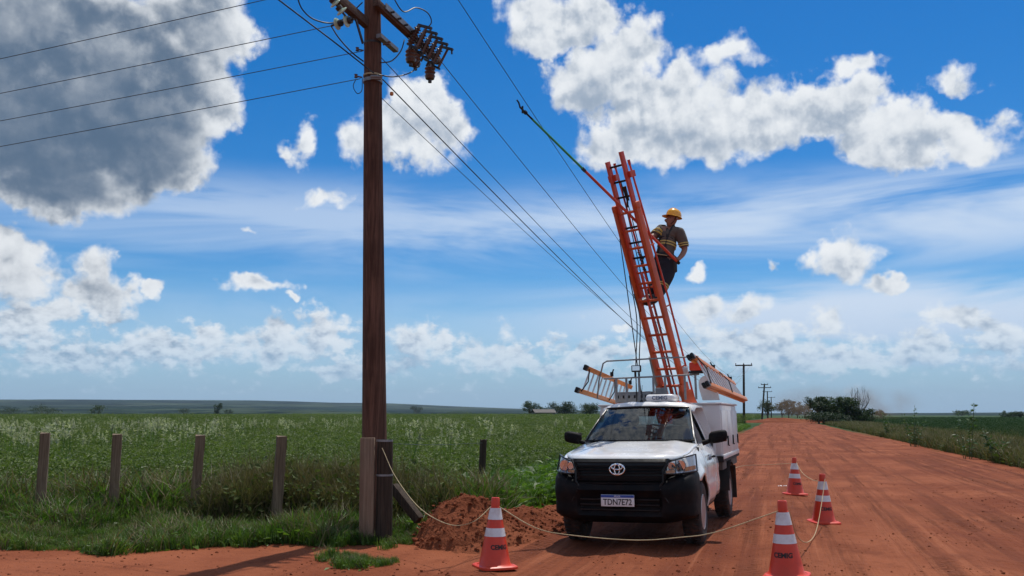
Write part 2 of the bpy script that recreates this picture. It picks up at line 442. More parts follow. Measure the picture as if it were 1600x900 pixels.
def wood_material(name, a, b_, scale=3.0, axis=2, rough=0.85):
    m, t, b = new_mat(name)
    o = t.node('ShaderNodeTexCoord').outputs['Object']
    sc = [14.0, 14.0, 14.0]; sc[axis] = 0.5
    n = t.noise(t.mapping(o, scale=tuple(sc)), scale, 6, 0.62, dist=0.5)
    n2 = t.noise(o, 0.9, 4, 0.6)
    c = t.mix(t.ramp(n, 0.3, 0.72), a + (1,), b_ + (1,))
    c = t.mix(t.ramp(n2, 0.45, 0.7, 0, 0.5), c, tuple(x * 0.55 for x in a) + (1,))
    t.put(b.inputs['Base Color'], c); b.inputs['Roughness'].default_value = rough; b.inputs['Specular IOR Level'].default_value = 0.25
    bn = t.node('ShaderNodeBump'); bn.inputs['Strength'].default_value = 0.6; bn.inputs['Distance'].default_value = 0.012
    t.put(bn.inputs['Height'], n); t.put(b.inputs['Normal'], bn.outputs[0])
    return m
def glass_material(name, tint=(0.75, 0.85, 0.85), refl=1.0, rough=0.02):
    m, t, b = new_mat(name)
    t.n.remove(b)
    tr = t.node('ShaderNodeBsdfTransparent'); tr.inputs[0].default_value = tint + (1,)
    gl = t.node('ShaderNodeBsdfGlossy'); gl.inputs['Roughness'].default_value = rough
    fr = t.node('ShaderNodeFresnel'); fr.inputs[0].default_value = 1.5
    mx = t.node('ShaderNodeMixShader'); t.put(mx.inputs[0], t.math('MULTIPLY', fr.outputs[0], refl, clamp=True))
    t.l.new(tr.outputs[0], mx.inputs[1]); t.l.new(gl.outputs[0], mx.inputs[2])
    t.l.new(mx.outputs[0], t.n['Material Output'].inputs['Surface'])
    return m
DUST = (0.33, 0.15, 0.09)
M = {}
M['soil'] = soil_material('red_soil', far_green=True)
M['road'] = soil_material('graded_red_soil', tracks=True)
M['clod'] = soil_material('loose_red_soil', damp=0.80)
M['soy'] = leaf_material('soy_leaf', (0.052, 0.092, 0.016), (0.130, 0.175, 0.042), 0.38, 0.50, 0.30)
M['crop2'] = leaf_material('far_crop_leaf', (0.016, 0.046, 0.014), (0.030, 0.070, 0.020), 0.25, 0.65, 0.15)
M['grass'] = leaf_material('grass_blade', (0.042, 0.105, 0.013), (0.118, 0.200, 0.032), 0.42, 0.45, 0.35)
M['brown'] = leaf_material('brown_weed', (0.050, 0.036, 0.020), (0.150, 0.105, 0.060), 0.25, 0.7, 0.15)
M['verge'] = leaf_material('verge_blade', (0.042, 0.070, 0.018), (0.105, 0.130, 0.042), 0.35, 0.65, 0.15)
M['dry'] = leaf_material('dry_blade', (0.065, 0.055, 0.026), (0.190, 0.155, 0.080), 0.30, 0.6, 0.25)
M['weed'] = leaf_material('weed_leaf', (0.045, 0.100, 0.020), (0.090, 0.160, 0.045), 0.35, 0.38, 0.5)
M['plume'] = leaf_material('plume', (0.36, 0.36, 0.29), (0.52, 0.52, 0.44), 0.45, 0.7, 0.2)
M['tree'] = leaf_material('tree_leaf', (0.018, 0.040, 0.010), (0.045, 0.080, 0.020), 0.22, 0.5, 0.3)
M['tree2'] = leaf_material('dusty_leaf', (0.09, 0.075, 0.045), (0.14, 0.11, 0.07), 0.2, 0.7, 0.2)
M['bark'] = wood_material('bark', (0.07, 0.05, 0.035), (0.13, 0.10, 0.075))
M['pole'] = wood_material('pole_wood', (0.065, 0.031, 0.021), (0.165, 0.083, 0.056), 2.2)
M['post'] = wood_material('post_wood', (0.10, 0.070, 0.045), (0.24, 0.175, 0.115))
M['stub'] = wood_material('dark_wood', (0.025, 0.018, 0.013), (0.075, 0.052, 0.036))
M['plank'] = wood_material('plank_wood', (0.16, 0.105, 0.070), (0.27, 0.19, 0.13))
M['arm'] = wood_material('crossarm_wood', (0.06, 0.035, 0.026), (0.13, 0.08, 0.058), axis=0)
M['steel'] = simple('galvanised_steel', (0.24, 0.245, 0.25), 0.5, 0.6, 0.2, 20)
M['darksteel'] = simple('dark_steel', (0.05, 0.05, 0.055), 0.5, 0.5, 0.2, 20)
M['cable'] = simple('black_cable', (0.018, 0.018, 0.02), 0.55, 0, 0.1, 10)
M['wire'] = simple('bare_wire', (0.05, 0.052, 0.058), 0.5, 0.5, 0.1, 10)
M['porcelain'] = simple('brown_porcelain', (0.085, 0.050, 0.042), 0.22, 0, 0.2, 10, spec=0.6)
M['insul'] = simple('green_glass', (0.50, 0.66, 0.52), 0.12, 0, 0.1, 10)
M['white'] = simple('white_paint', (0.78, 0.78, 0.77), 0.24, 0, 0.02, 3.0, dirt=DUST, dirt_amt=0.16, coat=0.6)
M['boxwhite'] = simple('white_body_panel', (0.72, 0.71, 0.70), 0.38, 0, 0.03, 3.0, dirt=DUST, dirt_amt=0.28)
M['black'] = simple('black_plastic', (0.005, 0.005, 0.006), 0.62, 0, 0.2, 12, dirt=DUST, dirt_amt=0.035, spec=0.14)
M['gloss'] = simple('gloss_black', (0.008, 0.008, 0.009), 0.35, 0, 0.2, 12, spec=0.3)
M['under'] = simple('underbody', (0.02, 0.018, 0.017), 0.8, 0, 0.3, 8, dirt=(0.12, 0.05, 0.03), dirt_amt=0.4)
M['tyre'] = simple('tyre_rubber', (0.022, 0.020, 0.019), 0.85, 0, 0.3, 14, bump=0.3, bscale=80, dirt=(0.16, 0.065, 0.04), dirt_amt=0.55)
M['rim'] = simple('silver_rim', (0.42, 0.42, 0.43), 0.4, 0.7, 0.1, 12, dirt=DUST, dirt_amt=0.2)
M['chrome'] = simple('chrome', (0.80, 0.80, 0.82), 0.10, 1.0, 0.05, 12)
M['lampbowl'] = simple('lamp_reflector', (0.62, 0.66, 0.72), 0.38, 0.55, 0.1, 25)
M['amber'] = simple('amber_lens', (0.75, 0.25, 0.06), 0.2, 0, 0.1, 20)
M['glass'] = glass_material('window_glass', (0.46, 0.60, 0.62), 1.5)
M['tint'] = glass_material('tinted_glass', (0.16, 0.18, 0.20), 1.0)
M['lens'] = glass_material('lamp_lens', (0.93, 0.95, 0.97), 1.0, 0.01)
M['seat'] = simple('seat_fabric', (0.035, 0.036, 0.040), 0.8, 0, 0.2, 30)
M['dash'] = simple('dashboard', (0.035, 0.035, 0.037), 0.6, 0, 0.2, 20)
M['orange'] = simple('orange_paint', (0.62, 0.092, 0.022), 0.45, 0, 0.16, 3.0, dirt=(0.26, 0.06, 0.03), dirt_amt=0.5)
M['ladder_orange'] = simple('orange_fibreglass', (0.62, 0.20, 0.045), 0.45, 0, 0.1, 5.0, dirt=(0.30, 0.12, 0.05), dirt_amt=0.3)
M['alu'] = simple('aluminium', (0.58, 0.58, 0.59), 0.42, 0.55, 0.1, 15)
M['cone'] = simple('orange_cone_plastic', (0.66, 0.045, 0.014), 0.42, 0, 0.08, 6.0, dirt=(0.28, 0.06, 0.03), dirt_amt=0.35)
M['reflect'] = simple('white_reflective_band', (0.72, 0.72, 0.74), 0.35, 0, 0.04, 10, dirt=DUST, dirt_amt=0.4)
M['ink'] = simple('black_print', (0.02, 0.014, 0.014), 0.6, 0, 0.1, 10)
M['rope'] = simple('yellow_rope', (0.42, 0.33, 0.19), 0.8, 0, 0.15, 40, bump=0.5, bscale=200)
M['skin'] = simple('skin', (0.27, 0.125, 0.085), 0.5, 0, 0.08, 14)
M['shirt'] = simple('brown_shirt', (0.105, 0.083, 0.068), 0.85, 0, 0.2, 14, bump=0.9, bscale=16)
M['trousers'] = simple('navy_trousers', (0.012, 0.014, 0.024), 0.85, 0, 0.2, 14, bump=0.9, bscale=14)
M['boot'] = simple('black_boot', (0.012, 0.012, 0.012), 0.5, 0, 0.2, 14)
M['helmet'] = simple('yellow_helmet', (0.85, 0.40, 0.015), 0.28, 0, 0.04, 10, coat=0.3)
M['strap'] = simple('black_strap', (0.014, 0.014, 0.016), 0.7, 0, 0.2, 30)
M['band'] = simple('yellow_band', (0.55, 0.43, 0.12), 0.5, 0, 0.06, 20)
M['greentube'] = simple('green_fibreglass', (0.04, 0.32, 0.13), 0.35, 0, 0.1, 12)
M['redtube'] = simple('red_fibreglass', (0.55, 0.06, 0.03), 0.35, 0, 0.1, 12)
M['plate'] = simple('plate_white', (0.75, 0.75, 0.75), 0.4, 0, 0.03, 12)
M['plateblue'] = simple('plate_blue', (0.02, 0.07, 0.33), 0.4, 0, 0.03, 12)
M['roof_tile'] = simple('roof_sheet', (0.055, 0.048, 0.045), 0.7, 0, 0.2, 2)
M['wall'] = simple('plaster_wall', (0.12, 0.11, 0.10), 0.8, 0, 0.1, 2)
M['print'] = simple('grey_print', (0.10, 0.13, 0.20), 0.5, 0, 0.1, 10)

# ------------------------------------------------------------------ the land
ROAD_A = R(17.1)
ax = Vector((math.sin(ROAD_A), math.cos(ROAD_A), 0)); rx_ = Vector((math.cos(ROAD_A), -math.sin(ROAD_A), 0))
def road_pt(lat, along, z=0.0): return rx_ * lat + ax * along + Vector((0, 0, z))
def lat_of(X, Y): return X * rx_.x + Y * rx_.y
def along_of(X, Y): return X * ax.x + Y * ax.y

def ground_h(X, Y):
    near = np.clip(1.2 - np.hypot(X, Y) / 60, 0, 1)
    h = fbm(X * 0.9, Y * 0.9, 5) * 0.05 * near + fbm(X * 4.0, Y * 4.0, 3) * 0.018 * near
    return h - 0.02
def build_ground():
    xs = np.concatenate([-np.geomspace(9000, 9, 70), np.linspace(-8.8, 8.8, 200), np.geomspace(9, 9000, 70)])
    ys = np.concatenate([-np.geomspace(9000, 3, 24), np.linspace(-2.5, 4.5, 8), np.linspace(4.8, 20, 190), np.geomspace(20.3, 9000, 90)])
    X, Y = np.meshgrid(xs, ys)
    Z = ground_h(X, Y)
    v = np.stack([X, Y, Z], -1).reshape(-1, 3)
    nx, ny = len(xs), len(ys)
    i, j = np.meshgrid(np.arange(nx - 1), np.arange(ny - 1)); a = (j * nx + i).ravel()
    f = np.stack([a, a + 1, a + nx + 1, a + nx], 1)
    o = link('ground', np_mesh('ground', v, f, M['soil'], smooth=True)); tag(o, kind='structure')
build_ground()

ROAD_L, ROAD_R = -3.9, 6.9
def road_h(lat, along):
    t = np.clip(np.minimum(lat - ROAD_L, ROAD_R - lat) / 0.8, 0, 1); t = t * t * (3 - 2 * t)
    near = np.clip(1.3 - along / 55, 0, 1)
    rut = 0.022 * np.sin(lat * 3.3 + 1.2 * fbm(lat * 0.2, along * 0.05, 2) * 6) * near + fbm(lat * 2.2, along * 0.10, 4) * 0.07 * near
    return -0.10 * (1 - t) + 0.035 * t + t * (rut + fbm(lat * 1.5, along * 1.5, 4) * 0.035 * near + fbm(lat * 6, along * 6, 3) * 0.014 * near)
def build_road():
    ls = np.linspace(ROAD_L - 0.5, ROAD_R + 0.5, 190)
    al = np.concatenate([np.linspace(-6, 3.5, 8), np.linspace(4, 22, 300), np.geomspace(22.1, 215, 150)])
    L, A = np.meshgrid(ls, al)
    wob = fbm(A * 0.12, A * 0 + 3.0, 3) * 0.5
    Z = road_h(L, A)
    X = (L + wob) * rx_.x + A * ax.x; Y = (L + wob) * rx_.y + A * ax.y
    v = np.stack([X, Y, Z], -1).reshape(-1, 3)
    nx, ny = len(ls), len(al)
    i, j = np.meshgrid(np.arange(nx - 1), np.arange(ny - 1)); a = (j * nx + i).ravel()
    f = np.stack([a, a + 1, a + nx + 1, a + nx], 1)
    o = link('dirt_road', np_mesh('dirt_road', v, f, M['road'], smooth=True)); tag(o, kind='structure')
build_road()

def build_hills():
    azs = np.radians(np.linspace(-60, 60, 260)); ds = np.geomspace(700, 7000, 60)
    A, D = np.meshgrid(azs, ds)
    deg = np.degrees(A)
    topdeg = np.interp(deg, [-60, -31, -14, -6, 0, 9, 20, 31, 60], [1.0, 0.98, 0.90, 0.66, 0.44, 0.16, 0.12, 0.16, 0.12])
    ridge = np.tan(np.radians(topdeg)) * 5200
    t = np.clip((D - 900) / 4300, 0, 1)
    prof = 0.30 * t + 0.70 * t ** 2.2
    roll = fbm(deg * 0.16 + D * 0.0004, D * 0.0011, 4)
    Z = ridge * prof * (1 + 0.22 * fbm(deg * 0.10, D * 0.0003, 3)) + roll * 16 * np.clip((D - 800) / 900, 0, 1) * np.clip(ridge / 60, 0.1, 1) - 2.5 + CAM_H * t
    Z = np.where(D > 5300, Z - (D - 5300) * 0.03, Z)
    v = np.stack([np.sin(A) * D, np.cos(A) * D, Z], -1).reshape(-1, 3)
    nx, ny = len(azs), len(ds)
    i, j = np.meshgrid(np.arange(nx - 1), np.arange(ny - 1)); a = (j * nx + i).ravel()
    f = np.stack([a, a + 1, a + nx + 1, a + nx], 1)
    m, t_, b = new_mat('far_fields')
    gp = t_.node('ShaderNodeNewGeometry').outputs['Position']
    vo = t_.node('ShaderNodeTexVoronoi'); t_.put(vo.inputs['Vector'], t_.mapping(gp, rot=(0, 0, .4), scale=(1, 0.8, 0.0))); vo.inputs['Scale'].default_value = 0.0028
    n = t_.noise(gp, 0.004, 6, 0.65)
    c = t_.mix(t_.ramp(vo.outputs['Color'], 0.2, 0.8), (0.008, 0.024, 0.016, 1), (0.045, 0.065, 0.038, 1))
    c = t_.mix(t_.ramp(n, 0.46, 0.56), c, (0.005, 0.013, 0.010, 1))
    t_.put(b.inputs['Base Color'], c); b.inputs['Roughness'].default_value = 1.0; b.inputs['Specular IOR Level'].default_value = 0.0
    o = link('hills', np_mesh('hills', v, f, m, smooth=True)); tag(o, kind='structure')
build_hills()

# ------------------------------------------------------------------ plants (scattered masses)
def leaf_cards(n, base, tips, size, fold=0.25, aspect=0.6, rg=rng):
    """n folded leaves: root positions base (n,3), pointing along tips (n,3)"""
    d = tips / (np.linalg.norm(tips, axis=1, keepdims=True) + 1e-9)
    up = np.array([0, 0, 1.0]) + rg.normal(0, 0.5, (n, 3))
    s = np.cross(d, up); s /= np.linalg.norm(s, axis=1, keepdims=True) + 1e-9
    nn = np.cross(s, d)
    L = size[:, None]; W = L * aspect * 0.5
    p0 = base; p1 = base + d * L * 0.45 + s * W + nn * L * fold * 0.3; p2 = base + d * L - nn * L * 0.12; p3 = base + d * L * 0.45 - s * W + nn * L * fold * 0.3
    v = np.stack([p0, p1, p2, p3], 1).reshape(-1, 3)
    i = np.arange(n)[:, None] * 4
    f = np.concatenate([np.hstack([i, i + 1, i + 2]), np.hstack([i, i + 2, i + 3])], 0)
    return v, f
def blades(n, spread, h, lean, w, rg=rng):
    a = rg.uniform(0, 2 * np.pi, n); r = spread * np.sqrt(rg.random(n))
    b = np.stack([r * np.cos(a), r * np.sin(a), np.zeros(n)], 1)
    a2 = rg.uniform(0, 2 * np.pi, n); hh = h * rg.uniform(0.5, 1.0, n); ln = lean * rg.uniform(0.2, 1.0, n)
    d = np.stack([np.cos(a2) * ln, np.sin(a2) * ln, np.zeros(n)], 1) * hh[:, None]
    s = np.stack([-np.sin(a2 + rg.normal(0, .6, n)), np.cos(a2), np.zeros(n)], 1) * w * 0.5
    z = np.array([0, 0, 1.0])
    m1 = b + d * 0.28 + z * hh[:, None] * 0.55; tip = b + d + z * hh[:, None] * (1 - 0.35 * ln[:, None])
    v = np.stack([b - s, b + s, m1 + s * 0.8, m1 - s * 0.8, tip], 1).reshape(-1, 3)
    i = np.arange(n)[:, None] * 5
    f = np.concatenate([np.hstack([i, i + 1, i + 2]), np.hstack([i, i + 2, i + 3]), np.hstack([i + 3, i + 2, i + 4])], 0)
    return v, f
def merge(parts):
    V, Fs, Ms, o = [], [], [], 0
    for (v, f, mi) in parts:
        V.append(v); Fs.append(f + o); Ms.append(np.full(len(f), mi)); o += len(v)
    return np.concatenate(V), np.concatenate(Fs), np.concatenate(Ms)
def soy_plant(seed, h=0.75, r=0.30, n=64):
    rg = np.random.default_rng(seed)
    z = h * rg.uniform(0.25, 1.0, n) ** 0.7; a = rg.uniform(0, 2 * np.pi, n); rr = r * np.sqrt(rg.random(n)) * (1.1 - 0.4 * z / h)
    b = np.stack([rr * np.cos(a), rr * np.sin(a), z], 1)
    tip = np.stack([np.cos(a) + rg.normal(0, .7, n), np.sin(a) + rg.normal(0, .7, n), rg.normal(-0.05, 0.45, n)], 1)
    v, f = leaf_cards(n, b, tip, rg.uniform(0.05, 0.105, n), 0.3, 0.62, rg)
    v2, f2 = blades(12, 0.22, h * 1.1, 0.5, 0.012, rg)
    return merge([(v, f, 0), (v2, f2, 0)])
def tuft(seed, n=34, spread=0.14, h=0.30, lean=0.7, w=0.012):
    rg = np.random.default_rng(seed); v, f = blades(n, spread, h, lean, w, rg); return v, f, np.zeros(len(f), int)
def plume_grass(seed, h=1.5):
    rg = np.random.default_rng(seed)
    parts = []
    v, f = blades(26, 0.16, h * 0.62, 0.7, 0.016, rg); parts.append((v, f, 0))
    for k_ in range(4):
        a = rg.uniform(0, 6.28); l = rg.uniform(0.05, 0.22); hh = h * rg.uniform(0.8, 1.05)
        top = np.array([math.cos(a) * l, math.sin(a) * l, hh])
        st = np.array([0, 0, 0.0]); s = np.array([0.004, 0.003, 0])
        parts.append((np.array([st - s, st + s, top + s, top - s]), np.array([[0, 1, 2], [0, 2, 3]]), 0))
        m = 16; tt = rg.uniform(0, 1, m)
        b = top[None] * (1 - 0.16 * tt[:, None]); d = np.stack([rg.normal(0, .5, m) + math.cos(a) * .6, rg.normal(0, .5, m) + math.sin(a) * .6, rg.uniform(.2, 1, m)], 1)
        v, f = leaf_cards(m, b, d, rg.uniform(0.06, 0.12, m), 0.1, 0.30, rg); parts.append((v, f, 1))
    return merge(parts)
def broad_weed(seed, h=0.35, n=26):
    rg = np.random.default_rng(seed)
    a = rg.uniform(0, 6.28, n); z = h * rg.uniform(0.1, 1, n); rr = 0.22 * np.sqrt(rg.random(n))
    b = np.stack([rr * np.cos(a), rr * np.sin(a), z], 1); d = np.stack([np.cos(a), np.sin(a), rg.uniform(-.3, .6, n)], 1)
    v, f = leaf_cards(n, b, d, rg.uniform(0.06, 0.15, n), 0.25, 0.6, rg)
    return v, f, np.zeros(len(f), int)

def scatter(name, label_kind, pts, scl, variants, mats, seed=0, tilt=0.12):
    """one object of countless plants: geometry nodes put a plant on every point"""
    n = len(pts); rg = np.random.default_rng(seed)
    me = bpy.data.meshes.new(name); me.vertices.add(n); me.vertices.foreach_set('co', np.asarray(pts, np.float32).ravel())
    rot = np.stack([rg.normal(0, tilt, n), rg.normal(0, tilt, n), rg.uniform(0, 6.28, n)], 1).astype(np.float32)
    me.attributes.new('rot', 'FLOAT_VECTOR', 'POINT').data.foreach_set('vector', rot.ravel())
    me.attributes.new('scl', 'FLOAT', 'POINT').data.foreach_set('value', np.asarray(scl, np.float32))
    me.attributes.new('var', 'INT', 'POINT').data.foreach_set('value', rg.integers(0, len(variants), n).astype(np.int32))
    o = link(name, me); tag(o, kind='stuff')
    g = bpy.data.node_groups.new(name, 'GeometryNodeTree')
    g.interface.new_socket('Geometry', in_out='INPUT', socket_type='NodeSocketGeometry')
    g.interface.new_socket('Geometry', in_out='OUTPUT', socket_type='NodeSocketGeometry')
    t = NT(g); gi = t.node('NodeGroupInput'); go = t.node('NodeGroupOutput'); jn = t.node('GeometryNodeJoinGeometry')
    def attr(nm, ty):
        a = t.node('GeometryNodeInputNamedAttribute', data_type=ty); a.inputs[0].default_value = nm
        return a.outputs['Attribute']
    ra, sa, va = attr('rot', 'FLOAT_VECTOR'), attr('scl', 'FLOAT'), attr('var', 'INT')
    for i, (v, f, mi) in enumerate(variants):
        src = bpy.data.objects.new(name + '_plant', np_mesh(name + '_plant', v, f, mats, mi))
        oi = t.node('GeometryNodeObjectInfo'); oi.inputs['Object'].default_value = src; oi.inputs['As Instance'].default_value = True
        cmp_ = t.node('FunctionNodeCompare', data_type='INT', operation='EQUAL')
        t.l.new(va, cmp_.inputs[2]); cmp_.inputs[3].default_value = i
        ip = t.node('GeometryNodeInstanceOnPoints')
        t.l.new(gi.outputs[0], ip.inputs['Points']); t.l.new(cmp_.outputs[0], ip.inputs['Selection'])
        t.l.new(oi.outputs['Geometry'], ip.inputs['Instance'])
        e2r = t.node('FunctionNodeEulerToRotation'); t.l.new(ra, e2r.inputs[0])
        t.l.new(e2r.outputs[0], ip.inputs['Rotation']); t.l.new(sa, ip.inputs['Scale'])
        t.l.new(ip.outputs[0], jn.inputs[0])
    t.l.new(jn.outputs[0], go.inputs[0])
    md = o.modifiers.new('scatter', 'NODES'); md.node_group = g
    return o

def sample(n, y0, y1, power, xlim=0.70, seed=0):
    """points in the ground wedge ahead of the camera, thinning with distance"""
    rg = np.random.default_rng(seed)
    u = rg.random(n); Y = (y0 ** power + u * (y1 ** power - y0 ** power)) ** (1 / power)
    X = rg.uniform(-xlim, xlim, n) * (Y + 1.5)
    return X, Y, rg
def with_z(X, Y, dz=0): return np.stack([X, Y, ground_h(X, Y) + dz], 1)

def plants():
    # crop field beyond the fence
    X, Y, rg = sample(95000, 13.6, 170, 0.55, seed=1)
    L = lat_of(X, Y)
    keep = (L < -5.9 - 0.4 * rg.random(len(X))) & (Y > 14.2 + 0.5 * rg.random(len(X)))
    X, Y = X[keep], Y[keep]
    s = rg.uniform(0.62, 0.95, len(X)) * (1 + np.clip((Y - 25) / 100, 0, 1.2)) * (1 + 0.25 * fbm(X * .2, Y * .2, 3)) * np.clip(0.70 + (Y - 14) * .06, .7, 1)
    scatter('crop_field', '', with_z(X, Y), s, [soy_plant(k_) for k_ in range(6)], [M['soy']], 2)
    # tall plumed grass along the far edge of the crop
    X, Y, rg = sample(1500, 21, 72, 0.9, seed=3)
    keep = (lat_of(X, Y) < -7) & (fbm(X * .12, Y * .12, 3) > -0.05)
    X, Y = X[keep], Y[keep]
    scatter('plumed_grass', '', with_z(X, Y), rg.uniform(0.65, 1.0, len(X)), [plume_grass(40 + k_) for k_ in range(4)], [M['grass'], M['plume']], 4, 0.08)
    # far dark crop whose top closes the horizon
    X, Y, rg = sample(16000, 90, 420, 0.7, seed=5)
    keep = (lat_of(X, Y) < -8)
    X, Y = X[keep], Y[keep]
    scatter('far_crop', '', with_z(X, Y), rg.uniform(2.0, 2.5, len(X)) * np.clip(Y / 200, .8, 1.3), [soy_plant(60 + k_, 0.62, 0.5, 60) for k_ in range(3)], [M['soy']], 6)
    # short green grass in front of the fence and along the left road edge
    rg = np.random.default_rng(8)
    n = 19000
    X = rg.uniform(-9.5, -0.2, n); Y = rg.uniform(9.6, 14.6, n)
    edge = 11.0 + 0.25 * np.sin(X * 1.3) + fbm(X * 1.6, Y * 1.6, 3) * 1.7 + np.where(X > -1.3, (X + 1.3) * 2.2, 0) + np.where(X > -3.2, -0.35, 0) - 1.0 * np.exp(-((X + 1.75) / .5) ** 2)
    keep = (Y > edge)
    X, Y = X[keep], Y[keep]
    dens = fbm(X * 1.1, Y * 1.1, 3)
    keep = dens > -0.20 + 0.18 * np.clip(12 - Y, 0, 1)
    X, Y = X[keep], Y[keep]
    s = rg.uniform(0.35, 1.0, len(X)) * (0.75 + 1.5 * np.clip((Y - 12.0) / 2.0, 0, 1)) * np.clip(1 + 2.2 * fbm(X * 1.1 + 9, Y * 1.1, 3), .35, 2.2)
    s = np.clip(s, .2, 2.1) * np.where((X > -4.9) & (X < -.7) & (Y > 12.5), .75, 1.15)
    scatter('verge_grass', '', with_z(X, Y), s, [tuft(k_) for k_ in range(20, 24)] + [merge([tuft(k_, 26, .16, .36, .8, .011)[:2] + (0,), tuft(k_ + 3, 16, .16, .40, .9, .010)[:2] + (1,)]) for k_ in (24, 25)] + [broad_weed(90, .10, 9)], [M['grass'], M['dry']], 9, 0.22)
    n = 9000
    L = rg.uniform(-5.9, -3.7, n); A = 13 + rg.random(n) ** 1.7 * 110
    X = L * rx_.x + A * ax.x; Y = L * rx_.y + A * ax.y
    keep = (L < -4.1 + 0.4 * fbm(A * .4, L, 2)) & (fbm(X * .9, Y * .9, 3) > -0.2)
    X, Y = X[keep], Y[keep]
    scatter('roadside_grass', '', with_z(X, Y), rg.uniform(0.7, 1.7, len(X)), [tuft(k_, 30, .16, .32) for k_ in range(30, 33)] + [broad_weed(k_, .30) for k_ in range(33, 35)] + [tuft(k_, 26, .2, .45, .6, .013) for k_ in (36, 37)], [M['grass']], 10)
    # brown half dry weeds round the pole
    n = 3600
    X = rg.normal(-3.2, 0.95, n); Y = rg.normal(13.9, 0.55, n)
    keep = (Y > 13.0) & (Y < 15.4) & (X > -4.75) & (X < -0.6) & ((Y > 13.25) | (np.abs(X + 3.55) > .35))
    X, Y = X[keep], Y[keep]
    scatter('dry_weeds', '', with_z(X, Y), rg.uniform(0.45, 1.05, len(X)) * (1 + 1.1 * fbm(X * 1.2, Y * 1.2, 3)), [merge([tuft(k_, 34, .18, .85, .6, .011)[:2] + (0,), broad_weed(k_, .65, 16)[:2] + (1,)]) for k_ in range(50, 53)] + [merge([tuft(k_, 30, .18, .75, .6, .011)[:2] + (1,), tuft(k_ + 9, 14, .2, 1.05, .5, .010)[:2] + (0,)]) for k_ in range(53, 56)], [M['dry'], M['verge']], 11, 0.25)
    # right verge
    n = 12000
    A = 16 + rg.random(n) ** 1.5 * 150; L = 7.3 + rg.random(n) ** 1.6 * (2.6 + A * .03)
    X = L * rx_.x + A * ax.x; Y = L * rx_.y + A * ax.y
    s = rg.uniform(0.8, 2.0, n) * (1 + 0.5 * fbm(X * .3, Y * .3, 2))
    scatter('right_verge_grass', '', with_z(X, Y), s, [merge([tuft(k_, 26, .22, .34, .7, .012)[:2] + (0,), tuft(k_ + 20, 22, .22, .40, .8, .011)[:2] + (1,)]) for k_ in range(70, 75)] + [merge([tuft(75, 26, .2, .42, .6, .012)[:2] + (1,), broad_weed(76, .3, 9)[:2] + (0,)])], [M['verge'], M['dry']], 12, 0.25)
    X, Y, rg = sample(30000, 48, 330, 0.75, 0.72, seed=13)
    L = lat_of(X, Y); keep = L > 13.5 + 0.02 * Y
    X, Y = X[keep], Y[keep]
    s = rg.uniform(0.55, 0.85, len(X)) * np.clip(Y / 60, .9, 2.0)
    scatter('right_crop', '', with_z(X, Y), s, [soy_plant(80 + k_, 0.6, 0.45, 55) for k_ in range(4)], [M['crop2']], 14)
    X, Y, rg = sample(15000, 20, 105, 0.8, 0.72, seed=16)
    L = lat_of(X, Y); keep = (L > 8.8) & (L < 30)
    X, Y = X[keep], Y[keep]
    scatter('fallow_grass', '', with_z(X, Y), rg.uniform(0.7, 1.5, len(X)) * (1 + .8 * fbm(X * .15, Y * .15, 3)), [merge([tuft(k_, 22, .28, .34, .8, .014)[:2] + (0,), tuft(k_ + 9, 16, .28, .34, .8, .014)[:2] + (1,)]) for k_ in range(84, 87)], [M['verge'], M['dry']], 15)
plants()

# clods and pebbles lying on the soil
def clods(name, X, Y, Z, size, mat, seed=0):
    rg = np.random.default_rng(seed); n = len(X)
    t = (1 + 5 ** .5) / 2
    iv = np.array([(-1, t, 0), (1, t, 0), (-1, -t, 0), (1, -t, 0), (0, -1, t), (0, 1, t), (0, -1, -t), (0, 1, -t), (t, 0, -1), (t, 0, 1), (-t, 0, -1), (-t, 0, 1)]) / math.hypot(1, t)
    fi = np.array([(0, 11, 5), (0, 5, 1), (0, 1, 7), (0, 7, 10), (0, 10, 11), (1, 5, 9), (5, 11, 4), (11, 10, 2), (10, 7, 6), (7, 1, 8), (3, 9, 4), (3, 4, 2), (3, 2, 6), (3, 6, 8), (3, 8, 9), (4, 9, 5), (2, 4, 11), (6, 2, 10), (8, 6, 7), (9, 8, 1)])
    v = iv[None] * size[:, None, None] * rg.uniform(0.6, 1.35, (n, 12, 1)) * np.array([1, 1, 0.7])
    v = v + np.stack([X, Y, Z], 1)[:, None]
    f = fi[None] + (np.arange(n) * 12)[:, None, None]
    o = link(name, np_mesh(name, v.reshape(-1, 3), f.reshape(-1, 3), mat)); tag(o, kind='stuff')
    return o
def road_clods():
    rg = np.random.default_rng(21); n = 15000
    Y = 6 + 34 * rg.random(n) ** 1.8; X = rg.uniform(-0.66, 0.66, n) * (Y + 1)
    L = lat_of(X, Y); A = along_of(X, Y)
    keep = (fbm(X * .7, Y * .7, 3) > -0.08) & ((L < 7) & ((L > -4) | (Y < 11.4)))
    X, Y, L, A = X[keep], Y[keep], L[keep], A[keep]
    Z = np.maximum(ground_h(X, Y), np.where((L > ROAD_L) & (L < ROAD_R), road_h(L, A), -1))
    clods('soil_clods', X, Y, Z + 0.003, 0.004 + 0.016 * rg.random(len(X)) ** 4, M['clod'], 22)
road_clods()

